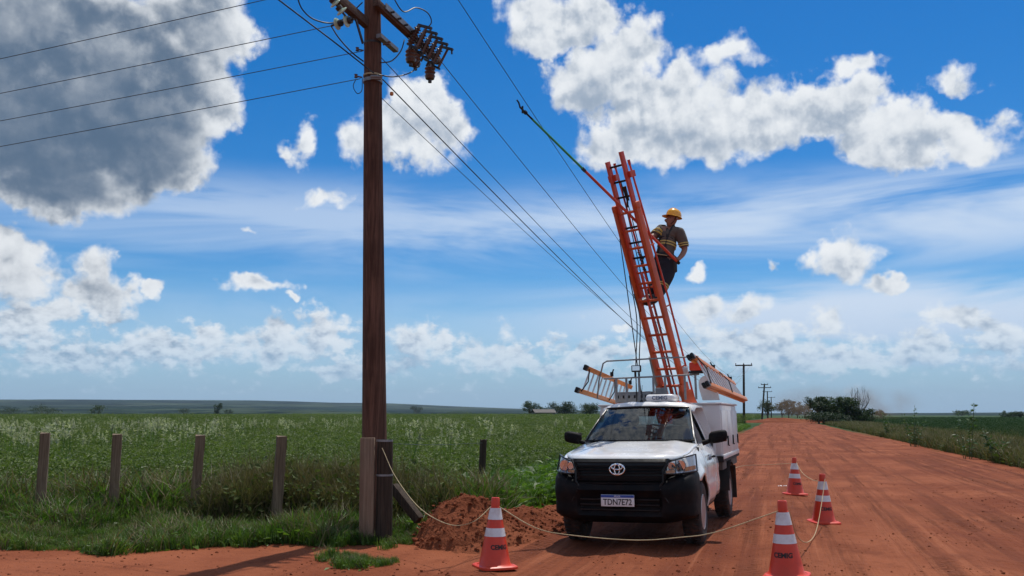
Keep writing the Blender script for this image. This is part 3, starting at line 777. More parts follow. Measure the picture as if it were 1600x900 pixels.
def mound(name, label, c, rx, ry, h, seed, n=130, yaw=0.0):
    rg = np.random.default_rng(seed)
    g = np.linspace(-1, 1, n); U, V = np.meshgrid(g, g)
    cs, sn = math.cos(yaw), math.sin(yaw)
    X = c[0] + U * rx * cs - V * ry * sn; Y = c[1] + U * rx * sn + V * ry * cs
    r = np.sqrt(U ** 2 + V ** 2) + fbm(U * 1.6 + seed, V * 1.6, 3) * 0.5
    Z = h * np.clip(1 - r, 0, 1) ** 0.85 * (1 + 0.5 * fbm(U * 3 + seed, V * 3, 3)) + np.clip(1.1 - r, 0, .40) * (fbm(X * 4, Y * 4, 5, .62) * 0.34 + fbm(X * 13, Y * 13, 3, .6) * .17) - 0.10 * np.clip((r - 0.75) * 4, 0, 1.5) - 0.03
    v = np.stack([X, Y, Z], -1).reshape(-1, 3)
    i, j = np.meshgrid(np.arange(n - 1), np.arange(n - 1)); a = (j * n + i).ravel()
    f = np.stack([a, a + 1, a + n + 1, a + n], 1)
    o = link(name, np_mesh(name, v, f, M['clod'], smooth=True)); tag(o, label, 'dirt mound')
    return X, Y, Z
def mounds():
    rg = np.random.default_rng(31)
    cs = []
    for args in [('dirt_mound', 'tall heap of dug red soil between the utility pole and the nearest left cone', (-0.60, 11.6), 0.92, 0.90, 0.66, 3),
                 ('dirt_mound', 'low dark ridge of red soil beside the truck near wheel at the field edge', (0.15, 12.6), 0.75, 2.3, 0.34, 5, 130, -0.28),
                 ('dirt_mound', 'long red earth bank lying across the far end of the road', tuple(road_pt(0.2, 190).xy), 11.5, 5.0, 1.05, 9, 70, -0.298)]:
        X, Y, Z = mound(*args)
        if args[2][1] < 50:
            k_ = rg.integers(0, X.size, 3200); x, y, z = X.ravel()[k_], Y.ravel()[k_], Z.ravel()[k_]
            m = z > 0.0; cs.append((x[m] + rg.normal(0, .05, m.sum()), y[m] + rg.normal(0, .05, m.sum()), z[m]))
    x, y, z = (np.concatenate(a) for a in zip(*cs))
    clods('mound_clods', x, y, z, 0.006 + 0.030 * rg.random(len(x)) ** 4, M['clod'], 33)
mounds()

# ------------------------------------------------------------------ the pickup truck
# local axes: x towards its left side, y towards its tail, z up, origin on the ground under the front axle
TRUCK_LOC, TRUCK_YAW, TRUCK_ROLL = (1.593, 11.404, 0.03), -R(19.8), R(0.9)

def make_truck():
    T = empty('utility_truck', TRUCK_LOC, (0, -TRUCK_ROLL, TRUCK_YAW), 'white utility pickup truck carrying an orange lift ladder, parked on the red dirt road', 'truck')
    HW = 0.875
    def plan(x, back=0.0):                                  # front outline: y of the nose at x
        t = min(1.0, abs(x) / HW)
        return -0.92 + 0.075 * t * t + 0.33 * t ** 7 + back
    def side(y, z):                                         # body side: x at y, z
        w = HW - (0.0 if y > -0.25 else 0.10 * ((-0.25 - y) / 0.45) ** 2)
        w -= 0.0 if z < 0.80 else 0.13 * ((z - 0.80) / 0.40) ** 2
        w -= 0.0 if z > 0.62 else 0.05 * ((0.62 - z) / 0.25) ** 2
        w -= 0.012 * math.exp(-((z - 0.76) / 0.05) ** 2)     # swage line
        d = math.hypot(y, z - 0.38)
        if d < 0.60: w += 0.030 * max(0.0, 1 - abs(d - 0.46) / 0.12)
        return w
    def hood_z(x, y):
        t = max(0.0, min(1.0, (y + 0.86) / 1.22)); u = abs(x) / 0.80
        z = 1.085 + 0.165 * t ** 0.85 - 0.055 * u ** 3.0
        z += 0.016 * math.exp(-((abs(x) - 0.50) / 0.10) ** 2) * (0.4 + 0.6 * t)
        return z
    def hood_half(y): return side(max(y, -0.68), 1.10) - 0.05
    # hood: leading edge rolls down over the grille, back edge at the windscreen
    b = MB()
    vs = [0, .012, .03, .06] + list(np.linspace(.1, 1, 16))
    def hood(u, v):
        hwf = 0.80; 
        y0 = plan(u * hwf, 0.085) ; y1 = 0.36 - 0.07 * (1 - u * u)
        y1 = 0.30 + 0.06 * u * u
        y = y0 + (y1 - y0) * v
        x = u * min(0.81, hood_half(y) + 0.02)
        drop = 0.045 * max(0, 1 - v / 0.06) ** 2
        return (x, y - 0.0, hood_z(x, y) - drop)
    b.grid(hood, list(np.linspace(-1, 1, 33)), vs)
    hd = b.build('hood', M['white'], T, 40, 0.012)
    for s in (-1, 1):                                        # washer jets and cowl seams
        pass
    b = MB(); b.grid(lambda u, v: (u * 0.74, 0.31 + 0.06 * u * u + 0.10 * v, 1.236 - 0.045 * abs(u) ** 3 + 0.012 * v), list(np.linspace(-1, 1, 21)), [0, .5, 1])
    b.build('cowl_panel', M['black'], T)
    for s in (-1, 1):
        b = MB(); x0 = s * 0.08 if s > 0 else -0.62
        b.tube([(x0 + 0.0, 0.40, 1.262), (x0 + 0.25, 0.425, 1.275), (x0 + 0.52, 0.45, 1.27)], 0.009, 6); b.tube([(x0, 0.385, 1.24), (x0, 0.40, 1.265)], 0.016, 8)
        b.build('wiper', M['gloss'], T)
    # fenders with wheel arches, doors, cab corners: columns of quads on the side surface
    def column_panel(name, s, ys, zlo, zhi, mat, nz=12, solid=0.02, off=0.0):
        b = MB()
        def fn(u, v):
            y = ys[u]; z0, z1 = zlo(y), zhi(y); z = z0 + (z1 - z0) * v
            return (s * (side(y, z) + off), y, z)
        b.grid(fn, list(range(len(ys))), list(np.linspace(0, 1, nz)), flip=(s > 0))
        return b.build(name, mat, T, 40, solid)
    AR = 0.445
    def arch(y): return 0.38 + math.sqrt(max(0.0, AR ** 2 - y * y)) if abs(y) < AR else 0.40
    def fend_lo(y): return max(arch(y), 0.775) if y < -0.30 else arch(y)
    def fend_hi(y): return hood_z(0.80, y) + 0.005
    for s in (-1, 1):
        ys = list(np.linspace(-0.665, -0.446, 8)) + list(np.linspace(-0.444, 0.444, 31)) + [0.446, 0.455]
        def fend_lo2(y): return 0.91 if y < -0.52 else max(arch(y), 0.775 if y < -0.2 else 0)
        column_panel('fender', s, ys, fend_lo2, lambda y: hood_z(0.80, y) - 0.002, M['white'])
        b = MB()                                              # fold between fender top and hood
        b.grid(lambda u, v: (s * (side(u, hood_z(.8, u) - .002) * (1 - v) + (min(0.81, hood_half(u) + .02) + .004) * v), u, hood_z(.80, u) - .002 + 0.006 * math.sin(v * 3.14)), list(np.linspace(-0.665, 0.36, 18)), [0, .33, .66, 1], flip=(s < 0))
        b.build('fender_top', M['white'], T)
        d = column_panel('door', s, list(np.linspace(0.462, 1.455, 18)), lambda y: 0.40 + (0.10 * max(0, (y - 1.30) / 0.155) ** 2), lambda y: 1.165 + 0.02 * (y - 0.46), M['white'])
        h = MB(); hx = side(1.30, 1.0)
        h.tube([(s * (hx + .005), 1.20, 1.0), (s * (hx + .04), 1.23, 1.0), (s * (hx + .04), 1.37, 1.0), (s * (hx + .005), 1.40, 1.0)], 0.014, 8); h.build('handle', M['gloss'], d)
        tm = Matrix(((0, 0, s, s * (side(0.9, 0.98) + 0.0035)), (s, 0, 0, 0.93), (0, 1, 0, 0.985), (0, 0, 0, 1)))
        text_mesh('lettering', 'CEMIG', 0.15, M['print'], d, tm, extrude=0.0008, bold=0.003)
        column_panel('cab_corner', s, list(np.linspace(1.463, 1.80, 8)), lambda y: 0.46, lambda y: 1.18, M['white'])
        column_panel('sill', s, list(np.linspace(0.446, 1.80, 8)), lambda y: 0.33, lambda y: 0.395, M['under'], 3, 0.02, -0.04)
        # liner of the wheel arch
        b = MB(); b.grid(lambda u, v: (s * (0.50 + 0.37 * v), math.cos(u) * (AR + .012), 0.38 + math.sin(u) * (AR + .012)), list(np.linspace(-0.1, math.pi + .1, 22)), [0, 1]); b.build('arch_liner', M['under'], T)
    # side window frames: ring between outline and opening
    def gx(y, z): return side(y, 1.165) - 0.012 - (z - 1.165) * 0.40 - 0.06 * max(0, z - 1.165) ** 2
    for s in (-1, 1):
        outer = [(0.37, 1.168), (0.80, 1.168), (1.20, 1.168), (1.50, 1.168), (1.80, 1.18), (1.835, 1.45), (1.80, 1.70), (1.50, 1.735), (1.22, 1.725), (1.06, 1.66), (0.86, 1.52), (0.62, 1.345)]
        inner = [(0.60, 1.205), (0.82, 1.205), (1.15, 1.205), (1.36, 1.205), (1.43, 1.215), (1.43, 1.44), (1.415, 1.63), (1.36, 1.66), (1.21, 1.655), (1.10, 1.615), (0.93, 1.49), (0.75, 1.335)]
        b = MB(); n = len(outer)
        vs_ = [(s * gx(y, z), y, z) for y, z in outer] + [(s * gx(y, z), y, z) for y, z in inner]
        b.add(vs_, [(i, (i + 1) % n, n + (i + 1) % n, n + i) if s < 0 else (i, n + i, n + (i + 1) % n, (i + 1) % n) for i in range(n)])
        b.build('window_surround', M['white'], T, 30, 0.03)
        b = MB(); b.add([(s * (gx(y, z) - 0.012), y, z) for y, z in inner], [tuple(range(n))]); b.build('side_window', M['tint'], T, 0)
        b = MB(); pts = [Vector((s * (gx(y, z) + .002), y, z)) for y, z in inner]; b.tube(pts + [pts[0]], 0.012, 6); b.build('window_seal', M['gloss'], T)
    # windscreen and pillars
    def ws_edge(v): return (0.735 - 0.145 * v, 0.385 + 0.71 * v, 1.245 + 0.435 * v)
    def ws(u, v):
        x, y, z = ws_edge(v); bow = 0.09 * (1 - v) + 0.05 * v
        return (u * x, y - bow * (1 - u * u), z + 0.018 * (1 - u * u) * v + .02 * math.sin(v * math.pi))
    b = MB(); b.grid(ws, list(np.linspace(-1, 1, 25)), list(np.linspace(0, 1, 12))); b.build('windscreen', M['glass'], T)
    b = MB()
    for e in (0.012,):
        edge = [Vector(ws(u, 0)) for u in np.linspace(-1, 1, 25)] + [Vector(ws(1, v)) for v in np.linspace(0, 1, 12)][1:] + [Vector(ws(u, 1)) for u in np.linspace(1, -1, 25)][1:] + [Vector(ws(-1, v)) for v in np.linspace(1, 0, 12)][1:]
        b.tube([p + Vector((0, -.004, .004)) for p in edge], 0.014, 6)
    b.build('windscreen_seal', M['gloss'], T)
    b = MB(); b.grid(lambda u, v: (Vector(ws(u, 0.86 + 0.14 * v)) + Vector((0, .006, -.006))), list(np.linspace(-.98, .98, 20)), [0, 1]); b.build('sun_band', M['tint'], T)
    for s in (-1, 1):
        b = MB()
        def pil(u, v):
            a = Vector(ws(s * 1.0, v)); a.x += s * 0.006
            yy, zz = 0.37 + (1.06 - 0.37) * v, 1.168 + (1.66 - 1.168) * v
            if v > 0.999: yy, zz = 1.09, 1.675
            c = Vector((s * gx(yy, zz), yy, zz)); p = a.lerp(c, u); p.y -= 0.012 * math.sin(u * 3.14); return p
        b.grid(pil, [0, .35, .7, 1], list(np.linspace(0, 1, 10)), flip=(s > 0)); b.build('pillar', M['white'], T)
    # roof
    def roof(u, v):
        yf = 1.095 - 0.05 * (1 - u * u); y = yf + (1.83 - yf) * v
        hw = 0.595 + 0.035 * min(1, v * 5)
        au = abs(u)
        z = 1.775 - 0.060 * au ** 4 + 0.006 * math.cos(u * 16) * (1 if au < .8 else 0) * min(1, v * 4) * min(1, (1 - v) * 6)
        z -= 0.075 * max(0, 1 - v / 0.16) ** 2 + 0.05 * max(0, (v - 0.85) / 0.15) ** 2
        return (u * (hw + (0.055 if au > .999 else 0)), y, z - (0.028 if au > .999 else 0))
    us = list(np.linspace(-1, 1, 41)); us = [-1.0] + [u * .985 for u in us] + [1.0]
    b = MB(); b.grid(roof, us, [0, .03, .07, .12, .17] + list(np.linspace(.25, 1, 12))); b.build('roof', M['white'], T, 50, 0.015)
    # back of the cab with its window
    b = MB(); o_ = [(-.84, .5), (.84, .5), (.84, 1.15), (.66, 1.72), (-.66, 1.72), (-.84, 1.15)]; i_ = [(-.56, 1.18), (.56, 1.18), (.60, 1.25), (.52, 1.60), (-.52, 1.60), (-.60, 1.25)]
    b.add([(x, 1.825, z) for x, z in o_] + [(x, 1.825, z) for x, z in i_], [(i, (i + 1) % 6, 6 + (i + 1) % 6, 6 + i) for i in range(6)]); b.build('cab_back', M['white'], T, 0, 0.02)
    b = MB(); b.add([(x, 1.82, z) for x, z in i_], [tuple(range(6))]); b.build('rear_window', M['glass'], T, 0)
    # cabin inside
    b = MB(); b.box((0, 1.0, 0.55), (1.6, 1.6, 0.06)); b.box((0, 1.795, .85), (1.6, .03, .66)); b.box((0, .30, .85), (1.6, .04, .62)); b.build('cabin_floor', M['seat'], T, 0)
    b = MB(); b.box((0, 0.60, 1.08), (1.46, 0.44, 0.24), None, 0.07); b.box((0.36, 0.72, 1.19), (0.40, .25, .10), None, .04); b.build('dashboard', M['dash'], T)
    for x in (-0.38, 0.38):
        b = MB(); b.box((x, 1.30, 0.80), (0.50, 0.50, 0.16), None, .05); b.build('seat', M['seat'], T)
        b = MB(); b.box((x, 1.58, 1.12), (0.48, 0.15, 0.62), Matrix.Rotation(R(-12), 3, 'X'), .055); b.build('seat_back', M['seat'], T)
        b = MB(); b.box((x, 1.655, 1.515), (0.26, 0.11, 0.17), Matrix.Rotation(R(-8), 3, 'X'), .045); b.cyl((x - .06, 1.64, 1.38), (x - .06, 1.65, 1.46), .008); b.cyl((x + .06, 1.64, 1.38), (x + .06, 1.65, 1.46), .008); b.build('headrest', M['seat'], T)
    b = MB(); MM = Matrix.Translation((0.38, 0.93, 1.16)) @ Matrix.Rotation(R(62), 4, 'X')
    ring = [MM @ Vector((0.185 * math.cos(a), 0.185 * math.sin(a), 0)) for a in np.linspace(0, 2 * math.pi, 25)]
    b.tube(ring, 0.016, 8, False)
    for a in (0.2, 2.94, 4.71): b.tube([MM @ Vector((0, 0, -.02)), MM @ Vector((.18 * math.cos(a), .18 * math.sin(a), 0))], .018, 6)
    b.lathe([(.06, -.03), (.055, .015), (.01, .02)], 14, MM); b.build('steering_wheel', M['gloss'], T)
    b = MB(); b.box((0, 1.0, 1.60), (0.24, 0.035, 0.065), None, .015); b.cyl((0, 1.0, 1.62), (0, 1.02, 1.70), .01); b.build('rear_view_mirror', M['gloss'], T)
    # bumper: one big black moulding
    def nose(sv):                                             # sv -1..1 round the front, arc-like
        a = sv * math.pi / 2; e = 0.50
        x = HW * math.copysign(abs(math.sin(a)) ** e, a); y = -0.42 - 0.505 * max(0.0, math.cos(a)) ** 0.62
        return x, y
    samples_ = [nose(sv) for sv in np.linspace(-1, 1, 800)]
    acc = [0.0]
    for i in range(1, 800): acc.append(acc[-1] + math.hypot(samples_[i][0] - samples_[i - 1][0], samples_[i][1] - samples_[i - 1][1]))
    line = []
    for t_ in np.linspace(0, acc[-1], 61):
        i = min(798, max(0, int(np.searchsorted(acc, t_)) - 1)); f_ = (t_ - acc[i]) / max(1e-9, acc[i + 1] - acc[i])
        line.append((samples_[i][0] + (samples_[i + 1][0] - samples_[i][0]) * f_, samples_[i][1] + (samples_[i + 1][1] - samples_[i][1]) * f_))
    line = [(-HW, -0.30)] + line + [(HW, -0.30)]
    prof = [(0.83, -0.12), (0.80, -0.05), (0.775, -0.015), (0.75, 0.012), (0.70, 0.03), (0.64, 0.030), (0.58, 0.012), (0.52, 0.006), (0.46, 0.014), (0.40, 0.0), (0.345, -0.04), (0.315, -0.11), (0.31, -0.22)]
    b = MB()
    def bump(i, j):
        x, y = line[i]; z, o = prof[j]
        nx, ny = x / HW * 0.55 if abs(x) > .6 else x * .15, -1.0
        l = math.hypot(nx, ny); nx /= l; ny /= l
        corner = max(0, abs(x) / HW - .62) / .38
        z2 = z + 0.085 * corner if z > .7 else (z + 0.05 * corner if z < .36 else z)
        inner = 1.0 if abs(x) > 0.52 else 0.0
        rec = 0.05 if (abs(x) < 0.50 and 0.42 < z < 0.66) else 0.0
        return (x * (1 + o * 0.25) , y - o * 0.9 + rec, z2)
    b.grid(bump, list(range(len(line))), list(range(len(prof)))); bp = b.build('bumper', M['black'], T, 45)
    for s in (-1, 1):                                         # fog lamp recess outline and lower lip
        b = MB(); pts = []
        for x, z in ((.50, .72), (.56, .60), (.64, .47), (.80, .45), (.86, .48)):
            y = plan(x) - 0.035 + (0.03 if z < .5 else 0); pts.append((s * x, y + (.10 if x > .84 else 0), z))
        b.tube(pts, 0.011, 6); b.build('fog_lamp_frame', M['gloss'], bp)
        b = MB(); b.grid(lambda u, v: (s * u, plan(u) - 0.028 + .02 * v, .50 + .14 * v), list(np.linspace(.62, .80, 6)), [0, .5, 1]); b.build('fog_lamp_blank', M['gloss'], bp)
    for z in (0.47, 0.53, 0.59):
        b = MB(); b.beam((-0.48, -0.895, z), (0.48, -0.895, z), .03, .014); b.build('intake_slat', M['gloss'], bp)
    # grille
    b = MB(); b.grid(lambda u, v: (u * (0.53 + .06 * v), plan(u * .55) + 0.055 * v + .03, 0.70 + 0.365 * v), list(np.linspace(-1, 1, 21)), [0, .5, 1]); gr = b.build('grille', M['gloss'], T, 40, .02)
    for k_ in range(8):
        z = 0.74 + k_ * 0.040; b = MB()
        for_pts = [(u * (0.51 + .05 * k_ / 7), plan(u * .54) + 0.055 * (z - .7) / .365 - 0.012, z) for u in np.linspace(-1, 1, 15)]
        for p, q_ in zip(for_pts[:-1], for_pts[1:]): b.beam(p, q_, .022, .015, (0, 0, 1))
        b.build('grille_slat', M['black'], gr)
    b = MB(); edge = [(-.60, plan(.6) + .05, 1.055), (-.53, plan(.53) - .01, .93), (-.53, plan(.53) - .02, .80), (-.46, plan(.46) - .02, .70)]
    b.tube(edge, .014, 6); b.build('grille_surround', M['gloss'], gr)
    b = MB(); b.tube([(-x, y, z) for x, y, z in edge], .014, 6); b.build('grille_surround', M['gloss'], gr)
    # emblem of three ovals
    def oval(cx, cz, rx, rz, w, y):
        bb = []; 
        for a in np.linspace(0, 2 * math.pi, 33): bb.append((cx + rx * math.cos(a), y, cz + rz * math.sin(a)))
        return bb
    ey = plan(0) - 0.045; b = MB()
    b.tube(oval(0, .945, .090, .062, 0, ey), .0105, 8, False); b.tube(oval(0, .945, .032, .058, 0, ey - .004), .0085, 8, False); b.tube(oval(0, .972, .066, .030, 0, ey - .004), .0085, 8, False)
    b.build('emblem', M['chrome'], T)
    # headlights
    for s in (-1, 1):
        def hl(u, v, dep=0.0):
            x = 0.545 + 0.335 * u
            zt = 1.025 + 0.075 * u - .02 * (1 - u) ** 3; zb = 0.872 + 0.035 * u + .02 * (1 - u) ** 4
            z = zb + (zt - zb) * v
            return (s * (x - 0.02 * v * u), plan(x) + 0.075 * v - 0.012 + dep + .10 * max(0, u - .85), z)
        us_ = list(np.linspace(0, 1, 16)); vs2 = list(np.linspace(0, 1, 7))
        b = MB(); b.grid(lambda u, v: hl(u, v, .07), us_, vs2); h = b.build('headlight', M['lampbowl'], T)
        b = MB(); b.grid(lambda u, v: hl(u, v, 0), us_, vs2); b.build('lens', M['lens'], h)
        b = MB(); rim = [hl(u, 0) for u in us_] + [hl(1, v) for v in vs2][1:] + [hl(u, 1) for u in us_[::-1]][1:] + [hl(0, v) for v in vs2[::-1]][1:]
        b.tube(rim, .009, 6); b.build('lamp_trim', M['gloss'], h)
        for (u, v, r_) in ((0.52, .52, .062), (0.24, .62, .042)):
            c = Vector(hl(u, v, .045)); MMh = Matrix.Translation(c) @ Matrix.Rotation(R(90), 4, 'X')
            b = MB(); b.lathe([(r_, .03), (r_ * .9, .0), (r_ * .55, -.025), (r_ * .1, -.035)], 20, MMh); b.build('reflector', M['chrome'], h)
            b = MB(); b.lathe([(r_ * 1.05, .028), (r_ * 1.12, .034), (r_ * 1.05, .040)], 20, MMh, False); b.build('bezel', M['gloss'], h)
        b = MB(); b.grid(lambda u, v: hl(.66 + .30 * u, .10 + .25 * v, .03), list(np.linspace(0, 1, 6)), [0, 1]); b.build('indicator', M['amber'], h)
        b = MB(); b.grid(lambda u, v: hl(.05 + .30 * u, .08 + .22 * v, .035), list(np.linspace(0, 1, 6)), [0, 1]); b.build('side_light', M['amber'], h)
        b = MB(); b.grid(lambda u, v: hl(.36 + .03 * u, v, .02), [0, 1], list(np.linspace(0, 1, 5))); b.build('divider', M['gloss'], h)
    # number plate
    py = -0.992; b = MB(); b.box((0, py, 0.585), (0.40, 0.012, 0.135), None, .003); pl = b.build('number_plate', M['plate'], T)
    b = MB(); b.box((0, py - .0075, 0.635), (0.396, .004, 0.030)); b.build('plate_band', M['plateblue'], pl, 0)
    tm = Matrix(((1, 0, 0, 0), (0, 0, -1, py - .0088), (0, 1, 0, .566), (0, 0, 0, 1)))
    text_mesh('plate_number', 'TDN7E72', 0.098, M['ink'], pl, tm, bold=.0015, stretch=.86)
    tm = Matrix(((1, 0, 0, 0), (0, 0, -1, py - .0105), (0, 1, 0, .635), (0, 0, 0, 1))); text_mesh('plate_country', 'BRASIL', 0.026, M['plate'], pl, tm)
    # mirrors
    for s in (-1, 1):
        b = MB()
        def mir(u, v):
            a = u * 2 * math.pi; ph = (v - .5) * math.pi
            cx, cz = math.copysign(abs(math.cos(ph)) ** .5, 1), math.sin(ph)
            ca = math.copysign(abs(math.cos(a)) ** .6, math.cos(a)); sa = math.copysign(abs(math.sin(a)) ** .6, math.sin(a))
            return (s * (1.005 + 0.125 * ca * cx), 0.70 + .075 * math.copysign(abs(cz) ** .7, cz) , 1.285 + .082 * sa * cx + .02 * ca * cx)
        b.grid(mir, list(np.linspace(0, 1, 25)), list(np.linspace(0.001, .999, 9)))
        b.tube([(s * .80, .66, 1.20), (s * .88, .68, 1.225), (s * .95, .70, 1.25)], [.035, .03, .03], 8); m_ = b.build('wing_mirror', M['black'], T, 60)
        b = MB(); b.grid(lambda u, v: (s * (1.005 + u * .105), .781, 1.285 + v * .065), [-1, 1], [-1, 1]); b.build('mirror_glass', M['chrome'], m_)
    # wheels
    def wheel(x, y, s, dual=False):
        MW = Matrix.Translation((x, y, .375)) @ Matrix.Rotation(s * R(90), 4, 'Y')
        b = MB(); b.lathe([(.205, -.105), (.30, -.118), (.345, -.112), (.368, -.09), (.375, -.05), (.377, 0), (.375, .05), (.368, .09), (.345, .112), (.30, .118), (.212, .105), (.205, .0)], 40, MW, False)
        for k_ in range(40):
            a = 2 * math.pi * k_ / 40
            for w_, off in ((.045, .06), (-.045, -.06)):
                c = MW @ Vector((.374 * math.cos(a), .374 * math.sin(a), off)); 
                b.box(c, (.03, .012, .07), (MW.to_3x3() @ Matrix.Rotation(a, 3, 'Z')))
        ty = b.build('wheel', M['tyre'], T, 40)
        b = MB(); b.lathe([(.215, .108), (.208, .112), (.196, .095), (.188, .03), (.165, .0), (.12, .02), (.085, .05), (.075, .085), (.03, .09), (.001, .09)], 32, MW); b.lathe([(.196, .09), (.20, -.1)], 32, MW, False); r_ = b.build('rim', M['rim'], ty, 40)
        b = MB()
        for k_ in range(8):
            a = 2 * math.pi * (k_ + .5) / 8; c = MW @ Vector((.142 * math.cos(a), .142 * math.sin(a), .014)); b.box(c, (.024, .05, .012), MW.to_3x3() @ Matrix.Rotation(a, 3, 'Z'), .004)
        b.build('vent_slots', M['under'], ty)['kind'] = 'stuff'
    for s in (-1, 1):
        wheel(s * 0.755, 0, s); wheel(s * 0.765, 3.085, s)
    # chassis
    b = MB()
    for s in (-1, 1): b.box((s * .42, 1.9, .52), (.08, 5.2, .16))
    b.cyl((-.75, 0, .38), (.75, 0, .38), .05); b.cyl((-.75, 3.085, .38), (.75, 3.085, .38), .06); b.box((0, -.1, .62), (1.1, 1.1, .45)); b.box((0, 3.085, .40), (.26, .3, .26), None, .08); b.box((.0, 1.9, .50), (.5, .6, .3)); b.cyl((-.5, 2.2, .42), (-.5, 2.9, .42), .12)
    b.build('chassis', M['under'], T, 30)
    # service body
    Z0, Z1 = 0.95, 1.725
    b = MB(); b.box((0, 3.12, .93), (1.86, 2.42, .09)); b.build('bed_floor', M['under'], T, 0)
    for s in (-1, 1):
        b = MB(); b.box((s * .665, 3.12, (Z0 + Z1) / 2), (.49, 2.36, Z1 - Z0), None, .012); bx = b.build('side_locker', M['boxwhite'], T)
        b = MB(); b.box((s * .67, 3.12, Z1 + .018), (.53, 2.42, .03), None, .008); b.build('locker_lid', M['boxwhite'], bx)
        for k_, (y0, y1) in enumerate(((1.98, 2.72), (2.75, 3.49), (3.52, 4.26))):
            b = MB(); b.box((s * .918, (y0 + y1) / 2, (Z0 + Z1) / 2 - .02), (.018, y1 - y0, Z1 - Z0 - .12), None, .005); b.build('locker_door', M['boxwhite'], bx)
            b = MB(); b.box((s * .936, y1 - .10, Z0 + .23), (.022, .035, .15), None, .006); b.cyl((s * .936, y1 - .10, Z0 + .17), (s * .955, y1 - .16, Z0 + .16), .010); b.build('latch', M['gloss'], bx)
        b = MB(); b.box((s * .915, 3.12, Z0 + .01), (.04, 2.40, .07), None, .008); b.build('skirt_rail', M['boxwhite'], bx)
        for y_, l_ in ((3.72, .9), (2.30, .5)):
            b = MB(); b.box((s * .83, y_, .85), (.14, l_, .17), None, .01); b.build('skirt', M['wall'], bx)
        b = MB(); b.box((s * .80, 3.58, .50), (.26, .012, .52)); b.build('mud_flap', M['under'], T)
        b = MB(); b.grid(lambda u, v: (s * (.62 + .30 * v), 3.085 + math.cos(u) * .44, .40 + math.sin(u) * .44), list(np.linspace(.05, math.pi - .05, 16)), [0, 1]); b.build('rear_fender', M['under'], T)
    for y_ in (1.95, 4.28):
        b = MB(); b.box((0, y_, 1.21), (.84, .035, .48), None, .006); b.build('bulkhead', M['boxwhite'], T)
    # rack of bent pipe behind the cab
    def rail(name, pts, r_=.013): b = MB(); b.tube(pts, r_, 8); return b.build(name, M['steel'], T)
    yk = 2.02
    rail('upper_rail', [(-1.02, yk + .2, 1.86), (-.96, yk + .1, 2.14), (-.86, yk, 2.40), (-.80, yk, 2.435), (0.1, yk, 2.45), (.62, yk, 2.455)])
    rail('lower_rail', [(-.86, yk, 2.16), (0, yk, 2.17), (.62, yk, 2.185)])
    for x in (-.66, -.50, -.30, -.08, .10, .40, .56):
        b = MB(); b.box((x, yk, 1.99), (.032, .022, .36)); b.build('rack_post', M['steel'], T)
    for x, sz in ((-.42, (.58, .20, .17)), (.02, (.17, .16, .22))):
        b = MB(); b.box((x - .06, yk + .45, 1.79 + sz[2] / 2), sz, None, .01); tb = b.build('tool_tray', M['steel'], T)
        b = MB()
        for k_ in range(6):
            if sz[0] > .3: b.box((x - .30 + k_ * .09, yk + .45 - sz[1] / 2 - .002, 1.88), (.028, .006, .045))
        if sz[0] > .3: b.build('tray_hole', M['gloss'], tb)['kind'] = 'stuff'
    # work lamp, beacon box
    b = MB(); b.box((-.33, yk - .03, 2.30), (.15, .05, .105), None, .012); b.cyl((-.36, yk, 2.17), (-.36, yk, 2.25), .012); wl = b.build('work_lamp', M['gloss'], T)
    b = MB(); b.box((-.33, yk - .058, 2.305), (.115, .008, .07)); b.build('lamp_glass', M['chrome'], wl)
    b = MB(); b.box((.585, yk - .03, 2.30), (.20, .12, .13), None, .02); bc = b.build('beacon', M['cone'], T)
    b = MB(); b.box((.585, yk - .03, 2.215), (.22, .13, .035), None, .006); b.build('beacon_base', M['gloss'], bc)
    # roof pod and aerial
    b = MB(); b.box((.16, 1.42, 1.825), (.42, .50, .105), None, .045); pod = b.build('roof_pod', M['white'], T, 60)
    tm = Matrix(((1, 0, 0, .16), (0, 0, -1, 1.166), (0, 1, 0, 1.825), (0, 0, 0, 1))); text_mesh('lettering', 'CEMIG', .075, M['print'], pod, tm, bold=.002)
    b = MB(); b.lathe([(.028, 0), (.024, .03), (.010, .045)], 12, Matrix.Translation((-.12, 1.25, 1.762))); b.tube([(-.12, 1.25, 1.80), (-.11, 1.30, 2.02)], [.006, .003], 6); b.build('aerial', M['gloss'], T)
    # bracket plates that carry the ladder on the right of the picture
    b = MB(); n = 14
    poly = [(.60, 0, 1.80), (.86, 0, 1.80)] + [(.84, 0, 1.90)] + [(.67 + .12 * math.cos(a), 0, 2.06 + .12 * math.sin(a)) for a in np.linspace(.2, math.pi, n)] + [(.55, 0, 2.0)]
    b.prism(poly, (0, 2.42, 0), (0, 2.46, 0)); b.build('ladder_bracket', M['boxwhite'], T)
    return T
truck = make_truck()

TM = Matrix.LocRotScale(Vector(TRUCK_LOC), Euler((0, -TRUCK_ROLL, TRUCK_YAW)), None)
TI = TM.inverted()
def tl(x, y, z): return TM @ Vector((x, y, z))

